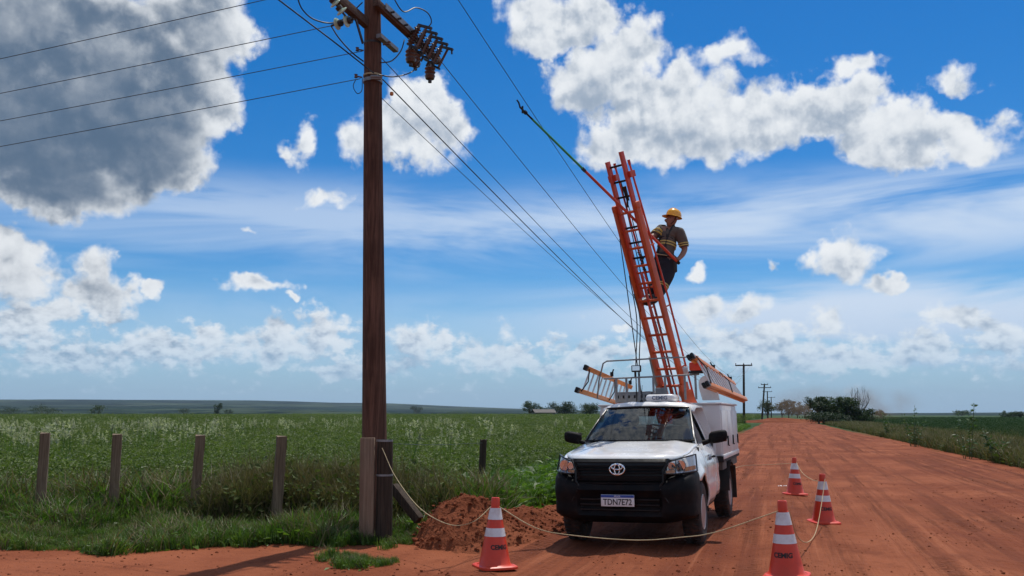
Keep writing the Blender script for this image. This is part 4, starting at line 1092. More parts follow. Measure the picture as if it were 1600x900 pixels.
# ------------------------------------------------------------------ orange lift ladder bolted to the truck bed
def make_lift():
    base = tl(0.27, 3.0, 1.0)
    psi = R(46); ex = Vector((math.cos(psi), -math.sin(psi), 0))
    lean = Vector((-math.sin(psi), -math.cos(psi), 0)); ta = 0.395
    ez = (Vector((0, 0, 1)) + lean * ta).normalized(); ey = ez.cross(ex).normalized()      # ey: away from the climbing side or not
    if ey.dot(-lean) < 0: ey = -ey
    def L(x, y, z): return base + ex * x + ey * y + ez * z
    def done(b, name, mat, parent):
        b.v = [tuple(TI @ Vector(p)) for p in b.v]; return b.build(name, mat, parent, 35)
    top = 4.02
    HWD = 0.212
    b = MB(); b.beam(L(-HWD, .02, .15), L(HWD, .02, .15), .16, .22, ey); root = done(b, 'lift_ladder', M['orange'], truck)
    for s in (-1, 1):
        b = MB()
        b.beam(L(s * HWD, 0, 0.1), L(s * HWD, 0, top), .048, .115, ey, .004)
        b.beam(L(s * HWD, 0.0, 0.0), L(s * HWD, 0, 1.15), .060, .20, ey, .005)
        b.beam(L(s * HWD, 0.0, top - .02), L(s * HWD, 0, top + .10), .070, .13, ey, .025)
        done(b, 'main_rail', M['orange'], root)
        b = MB(); b.beam(L(s * .150, .02, 2.6), L(s * .150, .02, 4.86 + .05 * s), .042, .085, ey, .003); done(b, 'fly_rail', M['redtube'], root)
        hx = HWD if s > 0 else .10
        b = MB(); b.tube([L(s * hx, .20, .2), L(s * hx, .19, 2.5), L(s * (.17 if s > 0 else .11), .13, 4.70)], .016, 8)
        b.cyl(L(s * (.17 if s > 0 else .11), .13, 4.68), L(s * (.17 if s > 0 else .11), .13, 4.76), .022); done(b, 'hand_rail', M['redtube'], root)
        for z in (1.4, 2.4, 3.4):
            b = MB(); b.tube([L(s * hx, 0.05, z), L(s * hx, .18, z)], .012, 6); done(b, 'rail_stay', M['orange'], root)
        b = MB(); b.beam(L(s * .15, .03, 4.54), L(s * .165, .14, 4.54), .14, .10, ez); done(b, 'rail_plate', M['redtube'], root)
    for k_ in range(13):
        z = 0.55 + k_ * 0.285
        b = MB(); b.beam(L(-HWD, 0, z), L(HWD, 0, z), .045, .035, ez, .008); done(b, 'rung', M['orange'], root)
    for k_ in range(9):
        z = 2.75 + k_ * 0.245
        b = MB(); b.cyl(L(-.15, .035, z), L(.15, .035, z), .017, None, 10); done(b, 'fly_rung', M['gloss'] if z > 3.2 else M['orange'], root)
    for x in (-.03,):
        b = MB(); b.beam(L(x, -.02, .4), L(x * .6, -.02, 3.0), .032, .04, ey); done(b, 'inner_bar', M['redtube'], root)
    for sgn in (-1, 1):
        b = MB(); b.tube([L(.02 * sgn, .0, .5), L(.03 * sgn + .02, .02, 2.0), L(.05 * sgn, .01, 3.0), L(.03 * sgn, .03, 4.0), L(.0, .03, 4.45)], .008, 6); done(b, 'hose', M['cable'], root)
    b = MB()
    for k_ in range(12): b.tube([L(.02 + .03 * math.cos(k_), .04, 3.0 + k_ * .035), L(-.03 + .02 * math.sin(k_ * 2), .06, 3.05 + k_ * .03)], .013, 5)
    done(b, 'hose_bundle', M['cable'], root)['kind'] = 'stuff'
    b = MB(); b.tube([L(.03, .05, 4.38), L(.02, .06, 4.15)], .028, 6); b.tube([L(.02, .06, 4.2), L(-.02, .06, 4.05)], .016, 6); done(b, 'pulley_block', M['cable'], root)
    # grey lift cylinder, turret, side plates
    b = MB(); b.cyl(L(-.29, .02, .75), L(-.26, .02, 1.62), .055); done(b, 'lift_cylinder', M['steel'], root)
    b = MB(); b.box(L(-.36, .0, .72), (.13, .13, .62), Matrix((ex, ey, ez)).transposed(), .02); done(b, 'cylinder_mount', M['steel'], root)
    for s in (-1, 1):
        b = MB(); poly = [L(s * .25, -.28, -.05), L(s * .25, .30, -.05), L(s * .25, .24, .55), L(s * .25, .10, 1.02), L(s * .25, -.10, 1.05), L(s * .25, -.22, .70)]
        b.prism(poly, ex * -.018, ex * .018); done(b, 'side_plate', M['orange'], root)
    b = MB(); b.v = []; c0 = tl(0.27, 3.0, .98)
    b.lathe([(.36, 0), (.36, .10), (.30, .13), (.28, .30), (.02, .30)], 28, Matrix.Translation(c0)); done(b, 'turntable', M['orange'], root)
    b = MB(); b.box(L(.18, .14, 1.32), (.13, .13, .12), None, .015); b.tube([L(.18, .1, 1.3), L(.1, .06, 1.1), L(.05, .06, .95), L(.12, .08, .8)], .014, 6); done(b, 'control_box', M['alu'], root)
    return L, ex, ey, ez
LF, l_ex, l_ey, l_ez = make_lift()

# ------------------------------------------------------------------ extension ladders strapped to the truck sides
def side_ladder(label, tf, tr, bf, br, nr, thick, flip=1):
    """rails run between front/rear ends of the top edge (tf, tr) and of the bottom edge (bf, br)"""
    tf, tr, bf, br = (tl(*p) for p in (tf, tr, bf, br))
    o = empty('extension_ladder', tuple(bf), label=label, cat='ladder', group='extension ladders strapped to the truck sides')
    off = -Vector(bf); up = (tf - bf).normalized()
    nrm = up.cross((tr - tf).normalized()).normalized()
    def B(b, name, mat):
        b.v = [tuple(Vector(p) + off) for p in b.v]; return b.build(name, mat, o, 35)
    for (a, c) in ((tf, tr), (bf, br)):
        for k_ in range(2 if thick > .06 else 1):
            sh = nrm * (k_ * thick * .55)
            b = MB(); b.beam(a + sh, c + sh, .045 if thick < .06 else thick * .48, .075, up, .008); r_ = B(b, 'rail', M['ladder_orange'])
            b = MB(); d = (c - a).normalized(); b.beam(a + sh - d * .10, a + sh + d * .02, .055, .088, up, .015); B(b, 'rubber_foot', M['gloss'])
    for k_ in range(nr):
        t = (k_ + .8) / (nr + .6); p, q_ = tf.lerp(tr, t), bf.lerp(br, t)
        for j in range(1):
            sh = nrm * (j * thick * .55 + .0); b = MB(); b.cyl(p + sh, q_ + sh, .014, None, 8); B(b, 'rung', M['alu'])
    for t in (.02, .55):
        p, q_ = tf.lerp(tr, t), bf.lerp(br, t); m_ = p.lerp(q_, .5) - nrm * .08
        b = MB(); b.tube([p - nrm * .03, m_, q_ - nrm * .03], .010, 6); B(b, 'strap', M['cable'])
    for t in (.48, .93):
        p = tf.lerp(tr, t); b = MB(); b.box(p + up * .07, (.05, .09, .07)); b.tube([p + up * .06, p + up * .16], .012, 6); B(b, 'rung_lock', M['gloss'])
    return o
side_ladder('single orange railed ladder strapped along the field side of the truck, left of the cab', (-.96, 1.38, 2.30), (-.93, 4.4, 2.10), (-1.10, 1.38, 1.97), (-1.02, 4.4, 1.76), 11, .05)
side_ladder('double orange railed extension ladder strapped along the road side of the truck, above the lockers', (.60, 1.62, 2.43), (.86, 4.85, 2.13), (.80, 1.62, 2.02), (1.05, 4.85, 1.85), 13, .10)

# ------------------------------------------------------------------ lineman on the ladder
def skin_mesh(name, nodes, edges, root, sub=2):
    me = bpy.data.meshes.new(name); idx = {k_: i for i, k_ in enumerate(nodes)}
    me.from_pydata([tuple(nodes[k_][0]) for k_ in nodes], [(idx[a], idx[b]) for a, b in edges], [])
    ob = bpy.data.objects.new(name, me); COL.objects.link(ob)
    ob.modifiers.new('skin', 'SKIN'); 
    if not me.skin_vertices:
        bm = bmesh.new(); bm.from_mesh(me); bm.verts.layers.skin.verify(); bm.to_mesh(me); bm.free()
    for k_, i in idx.items():
        r_ = nodes[k_][1]; sv = me.skin_vertices[0].data[i]
        sv.radius = r_ if isinstance(r_, tuple) else (r_, r_); sv.use_root = (k_ == root)
    ss = ob.modifiers.new('sub', 'SUBSURF'); ss.levels = sub; ss.render_levels = sub
    dg = bpy.context.evaluated_depsgraph_get(); dg.update()
    res = bpy.data.meshes.new_from_object(ob.evaluated_get(dg))
    bpy.data.objects.remove(ob); res.name = name
    return res
def make_person():
    N = {}
    P = lambda u, v, Y: globals()['P'](u, v + (3.5 if v < 420 else 1.5), Y)
    lf = Vector((.8, -.6, 0)); fw = Vector((-.6, -.8, 0)); Z = Vector((0, 0, 1))
    N['pelvis'] = (P(1037, 408, 14.0), (.158, .132)); N['waist'] = (P(1039, 396, 14.0), (.152, .128)); N['belly'] = (P(1041, 384, 14.02), (.165, .138))
    N['chest'] = (P(1044, 369, 14.05), (.186, .152)); N['upper'] = (P(1046, 358, 14.06), (.138, .118)); N['neck'] = (P(1047.5, 351, 14.05), .058); N['jaw'] = (P(1048.5, 344.5, 14.02), (.070, .075)); N['skull'] = (P(1051.5, 336.5, 14.02), (.092, .098)); N['crown'] = (P(1053, 331, 14.02), (.075, .08))
    N['nose'] = (N['jaw'][0] + Vector((-.115, -.035, .045)), .018); N['chin'] = (N['jaw'][0] + Vector((-.070, -.045, -.035)), .035)
    N['shL'] = (P(1061, 361, 13.95), .100); N['upL'] = (P(1067.5, 374, 13.92), .074); N['elL'] = (P(1070, 387, 13.92), .050); N['foL'] = (P(1066, 395, 13.84), .046); N['wrL'] = (P(1060.5, 401, 13.77), .034); N['paL'] = (P(1056.5, 403.5, 13.74), .042)
    N['shR'] = (P(1032, 357, 14.15), .098); N['upR'] = (P(1026, 361, 14.07), .072); N['elR'] = (P(1020, 366.5, 13.99), .050); N['wrR'] = (P(1013.5, 366.5, 13.86), .034); N['paR'] = (P(1009.5, 365, 13.80), .040)
    pc = N['pelvis'][0]
    N['hipL'] = (pc + lf * .105 - Z * .07, .120); N['thL'] = (P(1043, 428, 13.90), .106); N['knL'] = (P(1037, 443, 13.84), .082); N['caL'] = (P(1030, 456, 13.79), .078); N['anL'] = (P(1021, 468, 13.76), .048); N['toL'] = (P(1009, 472, 13.66), .040)
    N['hipR'] = (pc - lf * .105 - Z * .07, .118); N['thR'] = (P(1033, 428, 14.06), .104); N['knR'] = (P(1025, 443, 13.98), .082); N['caR'] = (P(1018, 456, 13.92), .078); N['anR'] = (P(1011, 468, 13.86), .048); N['toR'] = (P(999, 473, 13.76), .040)
    E_ = [('pelvis', 'waist'), ('waist', 'belly'), ('belly', 'chest'), ('chest', 'upper'), ('upper', 'neck'), ('neck', 'jaw'), ('jaw', 'skull'), ('skull', 'crown'), ('jaw', 'nose'), ('jaw', 'chin'),
          ('upper', 'shL'), ('shL', 'upL'), ('upL', 'elL'), ('elL', 'foL'), ('foL', 'wrL'), ('wrL', 'paL'), ('upper', 'shR'), ('shR', 'upR'), ('upR', 'elR'), ('elR', 'wrR'), ('wrR', 'paR'),
          ('pelvis', 'hipL'), ('hipL', 'thL'), ('thL', 'knL'), ('knL', 'caL'), ('caL', 'anL'), ('anL', 'toL'), ('pelvis', 'hipR'), ('hipR', 'thR'), ('thR', 'knR'), ('knR', 'caR'), ('caR', 'anR'), ('anR', 'toR')]
    stick = (P(810, 165, 11.6) - N['paL'][0]).normalized()
    for s, pa in (('L', 'paL'), ('R', 'paR')):                 # fingers closed round the pole
        pc_ = N[pa][0]; side_ = stick.cross(Z).normalized(); upv = side_.cross(stick).normalized()
        for i, (o, ln) in enumerate(((.030, .030), (.011, .034), (-.008, .032), (-.027, .027))):
            a = pc_ + stick * o + side_ * -.030 + upv * .012; b_ = a + upv * ln + side_ * .012; c_ = b_ + side_ * ln * .9 + upv * .004
            N[f'f{s}{i}a'] = (a, .0105); N[f'f{s}{i}b'] = (b_, .0095); N[f'f{s}{i}c'] = (c_, .008)
            E_ += [(pa, f'f{s}{i}a'), (f'f{s}{i}a', f'f{s}{i}b'), (f'f{s}{i}b', f'f{s}{i}c')]
        a = pc_ + stick * .038 + side_ * .026; b_ = a + upv * .030 + stick * .014; c_ = b_ + upv * .022 - side_ * .012
        N[f'z{s}a'] = (a, .013); N[f'z{s}b'] = (b_, .0115); N[f'z{s}c'] = (c_, .009); E_ += [(pa, f'z{s}a'), (f'z{s}a', f'z{s}b'), (f'z{s}b', f'z{s}c')]
    root_loc = P(1017, 472, 13.8)
    me = skin_mesh('body', N, E_, 'pelvis', 2)
    for m in ('shirt', 'trousers', 'skin'): me.materials.append(M[m])
    segs = []
    def part_of(a, b):
        s_ = {a, b}
        if any(x.startswith('f') and len(x) == 4 or x.startswith('z') and len(x) == 3 for x in s_): return 'hand'
        if s_ & {'jaw', 'skull', 'crown', 'nose', 'chin'}: return 'head'
        if s_ == {'upper', 'neck'}: return 'neck'
        if s_ & {'paL', 'paR', 'wrL', 'wrR', 'foL', 'elR'} and 'upR' not in s_: return 'fore'
        if s_ == {'upL', 'elL'}: return 'armL'
        if s_ == {'upR', 'elR'}: return 'armR'
        if 'toL' in s_ or 'toR' in s_: return 'foot'
        if s_ & {'hipL', 'hipR', 'thL', 'thR', 'knL', 'knR', 'caL', 'caR', 'anL', 'anR'}: return 'leg'
        if s_ == {'pelvis', 'waist'}: return 'pelvis'
        return 'torso'
    A = np.array([N[a][0] for a, b in E_]); Bv = np.array([N[b][0] for a, b in E_]); lab = [part_of(a, b) for a, b in E_]
    C = np.array([p.center for p in me.polygons]); D = Bv - A
    t = np.clip(((C[:, None] - A[None]) * D[None]).sum(-1) / (D * D).sum(-1)[None], 0, 1)
    dist = np.linalg.norm(C[:, None] - (A[None] + t[..., None] * D[None]), axis=-1)
    wi = dist.argmin(1); tt = t[np.arange(len(C)), wi]; fl = [lab[i] for i in wi]
    names = [E_[i] for i in wi]
    mat = []
    for l, q_ in zip(fl, tt):
        if l in ('hand', 'head', 'fore'): mat.append(2)
        elif l == 'neck': mat.append(2 if q_ > .55 else 0)
        elif l in ('armL', 'armR'): mat.append(0 if q_ < .62 else 2)
        elif l in ('leg', 'foot', 'pelvis'): mat.append(1)
        else: mat.append(0)
    me.polygons.foreach_set('material_index', mat); me.polygons.foreach_set('use_smooth', [True] * len(mat))
    man = empty('person', tuple(root_loc), label='man in yellow hard hat and brown work shirt standing on the orange lift ladder', cat='person')
    def add(mesh, name):
        mesh.transform(Matrix.Translation(-root_loc)); return link(name, mesh, man)
    def extract(name, keep, off, m_):
        idx = [i for i in range(len(fl)) if keep(i)]
        if not idx: return
        vs, fs, mp = [], [], {}
        for i in idx:
            f = []
            for v in me.polygons[i].vertices:
                if v not in mp: mp[v] = len(vs); vs.append(me.vertices[v].co + me.vertices[v].normal * off)
                f.append(mp[v])
            fs.append(f)
        m2 = bpy.data.meshes.new(name); m2.from_pydata([tuple(v) for v in vs], [], fs); m2.materials.append(M[m_]); m2.polygons.foreach_set('use_smooth', [True] * len(fs))
        o = add(m2, name); md = o.modifiers.new('thickness', 'SOLIDIFY'); md.thickness = .006; md.offset = 1
        return o
    zb = P(1044, 379.5, 14.0).z
    extract('boot', lambda i: fl[i] == 'foot' and names[i][1] == 'toL' or (names[i] == ('caL', 'anL') and tt[i] > .55), .012, 'boot')
    extract('boot', lambda i: fl[i] == 'foot' and names[i][1] == 'toR' or (names[i] == ('caR', 'anR') and tt[i] > .55), .012, 'boot')
    extract('shirt', lambda i: mat[i] == 0, .010, 'shirt'); extract('trousers', lambda i: mat[i] == 1 and fl[i] == 'leg' and names[i][1] not in ('anL', 'anR', 'toL', 'toR'), .010, 'trousers')
    body_me = me.copy()
    def ring(name, c, axis, r1, r2, w, h, m_, n=28):
        x, y, d = basis(axis); b = MB()
        if abs(d.z) > .7: x = lf - d * lf.dot(d); x.normalize(); y = d.cross(x)
        w += .016
        prof = [(-.004, -h / 2), (w, -h / 2), (w, h / 2), (-.004, h / 2)]
        ok = {'torso': ('torso', 'pelvis', 'neck'), 'leg': ('leg',), 'arm': ('armL', 'armR', 'fore')}['torso' if r1 > .12 else ('leg' if r1 > .078 else 'arm')]
        lim = .205 if r1 > .12 else .13
        rad = [0.0] * n
        for p_, l_ in zip(me.polygons, fl):
            if l_ not in ok: continue
            for vi in p_.vertices:
                q_ = me.vertices[vi].co - c; dz_ = q_.dot(d)
                if abs(dz_) > .035 or q_.length > lim: continue
                a_ = math.atan2(q_.dot(y), q_.dot(x)); rr_ = math.hypot(q_.dot(x), q_.dot(y)); kk = int(round(a_ / (2 * math.pi) * n)) % n
                for j_ in (-1, 0, 1): rad[(kk + j_) % n] = max(rad[(kk + j_) % n], rr_)
        rad = [q_ if q_ > 0 else r1 * .85 for q_ in rad]
        for _ in range(3): rad = [max(rad[i_] * .98, (rad[i_ - 1] + rad[i_] + rad[(i_ + 1) % n]) / 3) for i_ in range(n)]
        vs, fs = [], []
        for k_ in range(n):
            a = 2 * math.pi * k_ / n
            for (o, hh) in prof: vs.append(c + x * math.cos(a) * (rad[k_] + o) + y * math.sin(a) * (rad[k_] + o) + d * hh - root_loc)
        for k_ in range(n):
            for j in range(4): fs.append((k_ * 4 + j, k_ * 4 + (j + 1) % 4, ((k_ + 1) % n) * 4 + (j + 1) % 4, ((k_ + 1) % n) * 4 + j))
        b.add(vs, fs); return b.build(name, M[m_], man)
    sp = (N['chest'][0] - N['waist'][0]).normalized(); cb = N['belly'][0].lerp(N['chest'][0], .22)
    for dz in (-.022, .022): ring('reflective_band', cb + sp * dz, sp, .178, .150, .006, .020, 'band')
    ring('belt', N['waist'][0] - sp * .03, sp, .165, .140, .010, .06, 'strap')
    for a_, b_, f_, r_ in (('upL', 'elL', .35, .074), ('upR', 'elR', .30, .072)):
        d = (N[b_][0] - N[a_][0]).normalized(); c = N[a_][0].lerp(N[b_][0], f_)
        for dz in (-.018, .018): ring('reflective_band', c + d * dz, d, r_, r_, .006, .016, 'band', 18)
    for a_, b_ in (('knL', 'caL'), ('knR', 'caR')):
        d = (N[b_][0] - N[a_][0]).normalized(); c = N[a_][0].lerp(N[b_][0], .2)
        for dz in (-.018, .018): ring('reflective_band', c + d * dz, d, .082, .082, .006, .018, 'band', 18)
    def strap(pts, w, m_='strap', name='harness_strap'):
        b = MB(); b.tube([Vector(p) - root_loc for p in pts], w, 6); return b.build(name, M[m_], man)
    ch = N['chest'][0]; up_ = N['upper'][0]
    for s in (-1, 1):
        strap([up_ + lf * s * .09 + fw * .02 + Z * .085, up_ + lf * s * .09 + fw * .125 - Z * .0, ch + lf * s * .07 + fw * .155, N['belly'][0] + lf * s * .06 + fw * .150, N['waist'][0] + lf * s * .08 + fw * .145], .020)
        strap([up_ + lf * s * .09 + fw * .02 + Z * .085, up_ + lf * s * .07 - fw * .115, ch - lf * s * .02 - fw * .150, N['waist'][0] - lf * s * .05 - fw * .14], .020)
    strap([ch + lf * .09 + fw * .15, ch + fw * .165, ch - lf * .09 + fw * .15], .018)
    strap([up_ + lf * .02 + fw * .12 + Z * .02, ch + lf * .06 + fw * .165, ch + lf * .13 + fw * .10 - Z * .04], .022)
    b = MB(); c = N['pelvis'][0] + lf * .17 - Z * .06 - root_loc; b.box(c, (.10, .14, .22), Matrix.Rotation(R(-37), 3, 'Z'), .03); b.build('tool_pouch', M['strap'], man)
    strap([N['waist'][0] + lf * .16 - Z * .03, N['waist'][0] + fw * .35 - Z * .02, LF(.212, .05, 3.95)], .009, 'rope', 'lanyard')
    add(body_me, 'body')
    # hard hat
    hc = N['skull'][0] + Vector((.012, .0, .012)); look = Vector((-.88, -.45, .12)).normalized(); up2 = (Vector((.20, .06, 1))).normalized(); rt = look.cross(up2).normalized(); up2 = rt.cross(look)
    HM = Matrix((look, rt, up2)).transposed().to_4x4(); HM.translation = hc - root_loc
    b = MB(); vs = []
    prof = [(1.0, 0.0), (.99, .03), (.94, .065), (.82, .098), (.62, .120), (.36, .133), (.02, .138)]
    n = 28
    for (k_, z) in prof:
        for i in range(n):
            a = 2 * math.pi * i / n; vs.append(HM @ Vector((.138 * k_ * math.cos(a), .112 * k_ * math.sin(a), z)))
    fs = [(j * n + i, j * n + (i + 1) % n, (j + 1) * n + (i + 1) % n, (j + 1) * n + i) for j in range(len(prof) - 1) for i in range(n)] + [tuple((len(prof) - 1) * n + i for i in range(n))]
    b.add(vs, fs)
    vs = []
    for k_, z in ((.97, .004), (1.0, .0)):
        for i in range(n):
            a = 2 * math.pi * i / n; ext = .014 + (.062 * max(0, math.cos(a)) ** 1.5) if k_ == 1.0 else 0
            vs.append(HM @ Vector(((.138 * k_ + ext) * math.cos(a), (.112 * k_ + ext) * math.sin(a), z - (.014 if k_ == 1.0 else 0))))
    b.add(vs, [(i, (i + 1) % n, n + (i + 1) % n, n + i) for i in range(n)])
    b.tube([HM @ Vector((.13 * math.cos(a), 0, .015 + .132 * math.sin(a))) for a in np.linspace(.25, 2.9, 12)], .010, 6)
    hh = b.build('hard_hat', M['helmet'], man, 50)
    b = MB(); b.tube([HM @ Vector((.02, .10, 0)), HM @ Vector((.05, .085, -.10)), HM @ Vector((.07, 0, -.155)), HM @ Vector((.05, -.085, -.10)), HM @ Vector((.02, -.10, 0))], .006, 6); b.build('chin_strap', M['strap'], hh)
    for s in (-1, 1):
        b = MB(); b.lathe([(.006, -.012), (.022, -.006), (.022, .006), (.006, .012)], 10, Matrix.Translation(HM @ Vector((-.01, s * .088, -.045))) @ HM.to_3x3().to_4x4() @ Matrix.Rotation(R(90), 4, 'X')); b.build('ear', M['skin'], man)
        b = MB(); b.lathe([(.001, -.006), (.010, -.003), (.010, .003), (.001, .006)], 8, Matrix.Translation(HM @ Vector((.088, s * .033, -.040))) @ HM.to_3x3().to_4x4() @ Matrix.Rotation(R(90), 4, 'Y')); b.build('eye', M['strap'], man)
    return N
MAN = make_person()

# ------------------------------------------------------------------ the long insulating pole he holds
def make_stick():
    a = MAN['paL'][0] + Vector((0, 0, 0)); tip = P(812, 167, 11.6)
    d = (tip - a).normalized(); a = a - d * .06; L = (tip - a).length
    o = empty('hot_stick', tuple(a), label='long red and green insulating pole with a black hook tip, held by the lineman', cat='pole')
    def seg(name, t0, t1, r0, r1, m): b = MB(); b.cyl(d * L * t0, d * L * t1, r0, r1, 12); return b.build(name, M[m], o)
    seg('lower_section', 0, .63, .024, .021, 'redtube'); seg('upper_section', .63, .93, .018, .016, 'greentube'); seg('end_cap', -.005, .012, .028, .028, 'gloss')
    seg('ferrule', .622, .64, .026, .026, 'darksteel'); seg('tip_rod', .93, 1.0, .014, .014, 'gloss')
    b = MB(); e = d * L; u_ = Vector((0, 0, 1)); b.cyl(e - d * .06 - u_ * .05, e - d * .06 + u_ * .05, .014); b.tube([e - d * .01, e + u_ * .05 + d * .02, e + u_ * .06 + d * .06], .012, 6); b.cyl(e - d * .14, e - d * .10, .028); b.build('hook_head', M['gloss'], o)
make_stick()

def hanging(name, label, pts, r, mat, cat, group=None, n=6, smooth_n=10):
    """a cable or rope through the given points (Catmull-Rom)"""
    pts = [Vector(p) for p in pts]; out_ = []
    ext = [pts[0] * 2 - pts[1]] + pts + [pts[-1] * 2 - pts[-2]]
    for i in range(1, len(ext) - 2):
        p0, p1, p2, p3 = ext[i - 1:i + 3]
        for k_ in range(smooth_n):
            t = k_ / smooth_n
            out_.append(0.5 * ((2 * p1) + (p2 - p0) * t + (2 * p0 - 5 * p1 + 4 * p2 - p3) * t * t + (3 * p1 - p0 - 3 * p2 + p3) * t ** 3))
    out_.append(pts[-1])
    b = MB(); b.tube(out_, r, n); o = b.build(name, mat, None, 60)
    return tag(o, label, cat, group)
hanging('cable', 'thin black cable slanting down from the ladder to the truck bed, leftmost of three', [LF(-.20, -.1, 3.6), P(978, 440, 13.6), P(989, 520, 13.6), P(997, 580, 13.7), P(1002, 630, 13.8)], .008, M['cable'], 'cable', 'black cables hanging from the lift ladder')
hanging('cable', 'straight black cable hanging beside the slanting one, ending by the grey tool tray', [LF(-.20, -.1, 3.0), P(995, 500, 13.6), P(993.5, 570, 13.7), P(995, 632, 13.8)], .009, M['cable'], 'cable', 'black cables hanging from the lift ladder')
hanging('cable', 'black cable hanging nearest the orange ladder rails with a loop at rack height', [LF(-.20, -.1, 2.7), P(1000, 500, 13.6), P(999, 560, 13.7), P(1000, 600, 13.7), P(1006, 632, 13.8)], .009, M['cable'], 'cable', 'black cables hanging from the lift ladder')

# ------------------------------------------------------------------ the big utility pole
PY = 11.75
def make_pole():
    b0 = G(586.5, 834); b0.z = -0.3
    top = P(581.5, -95, PY + .02)
    o = empty('utility_pole', (b0.x, b0.y, 0), label='tall brown wooden utility pole with crossarms and fuses standing in the grass', cat='utility pole')
    org = Vector((b0.x, b0.y, 0))
    def Q(u, v, Y=PY): return P(u, v, Y) - org
    n = 28; pts = [b0.lerp(top, t) for t in np.linspace(0, 1, 40)]
    rr = [0.185 - 0.075 * t for t in np.linspace(0, 1, 40)]
    b = MB(); vs = []
    for p, r_ in zip(pts, rr):
        for k_ in range(n):
            a = 2 * math.pi * k_ / n; w = 1 + .035 * (vnoise(np.array(k_ * 1.7), np.array(p.z * .6)) - .5) + .03 * (vnoise(np.array(k_ * .6 + 7), np.array(p.z * .25)) - .5)
            vs.append(p - org + Vector((math.cos(a) * r_ * w, math.sin(a) * r_ * w, 0)))
    b.add(vs, [(i * n + k_, i * n + (k_ + 1) % n, (i + 1) * n + (k_ + 1) % n, (i + 1) * n + k_) for i in range(39) for k_ in range(n)] + [tuple(39 * n + k_ for k_ in range(n))])
    b.build('shaft', M['pole'], o, 60)
    ad = Vector((.33, .944, 0)).normalized(); sd_ = Vector((ad.y, -ad.x, 0))
    def arm(name, c, l0, l1, w, h, mat): b = MB(); b.beam(c - ad * l0, c + ad * l1, w, h, (0, 0, 1), .008); return b.build(name, mat, o)
    cA = Q(574, 36) - sd_ * .02; cB = Q(594, 14) + sd_ * .03
    arm('crossarm', cA, 2.0, .25, .10, .13, M['arm']); arm('crossarm', cB, .2, 2.0, .09, .11, M['arm'])
    b = MB(); b.beam(cB + sd_ * .06 + Vector((0, 0, .03)), cB + sd_ * .06 + ad * .95 + Vector((0, 0, .03)), .018, .09); b.build('mounting_channel', M['steel'], o)
    cC = Q(597, 60); b = MB(); b.beam(cC - ad * .1, cC + ad * .44, .08, .06); b.build('bracket_arm', M['steel'], o)
    for k_ in range(4):
        b = MB(); c = cB + ad * (.15 + .22 * k_) + sd_ * .075; b.cyl(c - sd_ * .03, c + sd_ * .05, .016, None, 6); b.build('bolt', M['darksteel'], o)
    # fuse cutouts hung along the far crossarm
    tiltv = (Vector((.52, -.16, 1))).normalized()
    for k_ in range(5):
        c = cB + ad * (.86 + .205 * k_) + sd_ * .10 - Vector((0, 0, .05))
        MC = Matrix.Translation(c - tiltv * .16) @ Vector((0, 0, 1)).rotation_difference(tiltv).to_matrix().to_4x4()
        b = MB(); prof = [(.03, 0)]
        for j in range(6): prof += [(.038, .03 + j * .045), (.062, .045 + j * .045), (.038, .060 + j * .045)]
        prof += [(.03, .33)]
        b.lathe(prof, 14, MC); fc = b.build('fuse_cutout', M['porcelain'], o)
        ft = tiltv.cross(ad).normalized(); ft = ft if ft.x > 0 else -ft
        b = MB(); b.cyl(c - tiltv * .15 + ft * .13, c + tiltv * .17 + ft * .13, .020, None, 10); b.build('fuse_tube', M['porcelain'], fc)
        b = MB(); b.beam(c + tiltv * .17 - ft * .02, c + tiltv * .20 + ft * .22, .045, .035, tiltv); b.tube([c + tiltv * .19 + ft * .2, c + tiltv * .13 + ft * .24], .016, 6); b.build('top_contact', M['darksteel'], fc)
        b = MB(); b.beam(c - tiltv * .16 - ft * .04, c - tiltv * .17 + ft * .16, .05, .03, tiltv); b.cyl(c - tiltv * .17 + ft * .05, c - tiltv * .25 + ft * .05, .018); b.build('bottom_hinge', M['darksteel'], fc)
    for k_, t in enumerate((.92, 1.08, 1.62)):
        c = cB + ad * t + sd_ * .02 - Vector((0, 0, .34)); b = MB(); MC = Matrix.Translation(c)
        b.lathe([(.02, -.13), (.07, -.11), (.085, -.06), (.07, -.03), (.09, .0), (.07, .03), (.09, .06), (.06, .10), (.03, .16)], 16, MC); sa = b.build('surge_arrester', M['porcelain'], o)
        b = MB(); b.cyl(c - Vector((0, 0, .17)), c - Vector((0, 0, .12)), .03); b.build('terminal', M['darksteel'], sa)
    # strain insulators on the near side
    def strain(p, q_, nd, nm='strain_insulator'):
        d = (q_ - p); L = d.length; x, y, dn = basis(d); MC = Matrix((x, y, dn)).transposed().to_4x4(); MC.translation = p
        b = MB(); b.cyl(p, q_, .016, None, 8); s_ = b.build(nm, M['darksteel'], o)
        for k_ in range(nd):
            z = L * (.30 + .42 * k_ / max(1, nd - 1)); b = MB(); b.lathe([(.025, z - .045), (.035, z - .04), (.038, z - .016), (.080, z), (.085, z + .012), (.06, z + .024), (.04, z + .014), (.02, z + .028)], 20, MC); b.build('glass_disc', M['insul'], s_)
            b = MB(); b.lathe([(.02, z - .075), (.046, z - .07), (.048, z - .025), (.02, z - .02)], 14, MC); b.build('disc_cap', M['darksteel'], s_)
    strain(Q(553, 30, 11.3), Q(518, 40, 11.45), 2)
    strain(Q(516, -4, 10.9), Q(540, 25, 11.05), 2)
    b = MB(); b.beam(Q(556, 30, 11.4), Q(567, 68, 11.62), .018, .045); b.build('arm_brace', M['darksteel'], o)
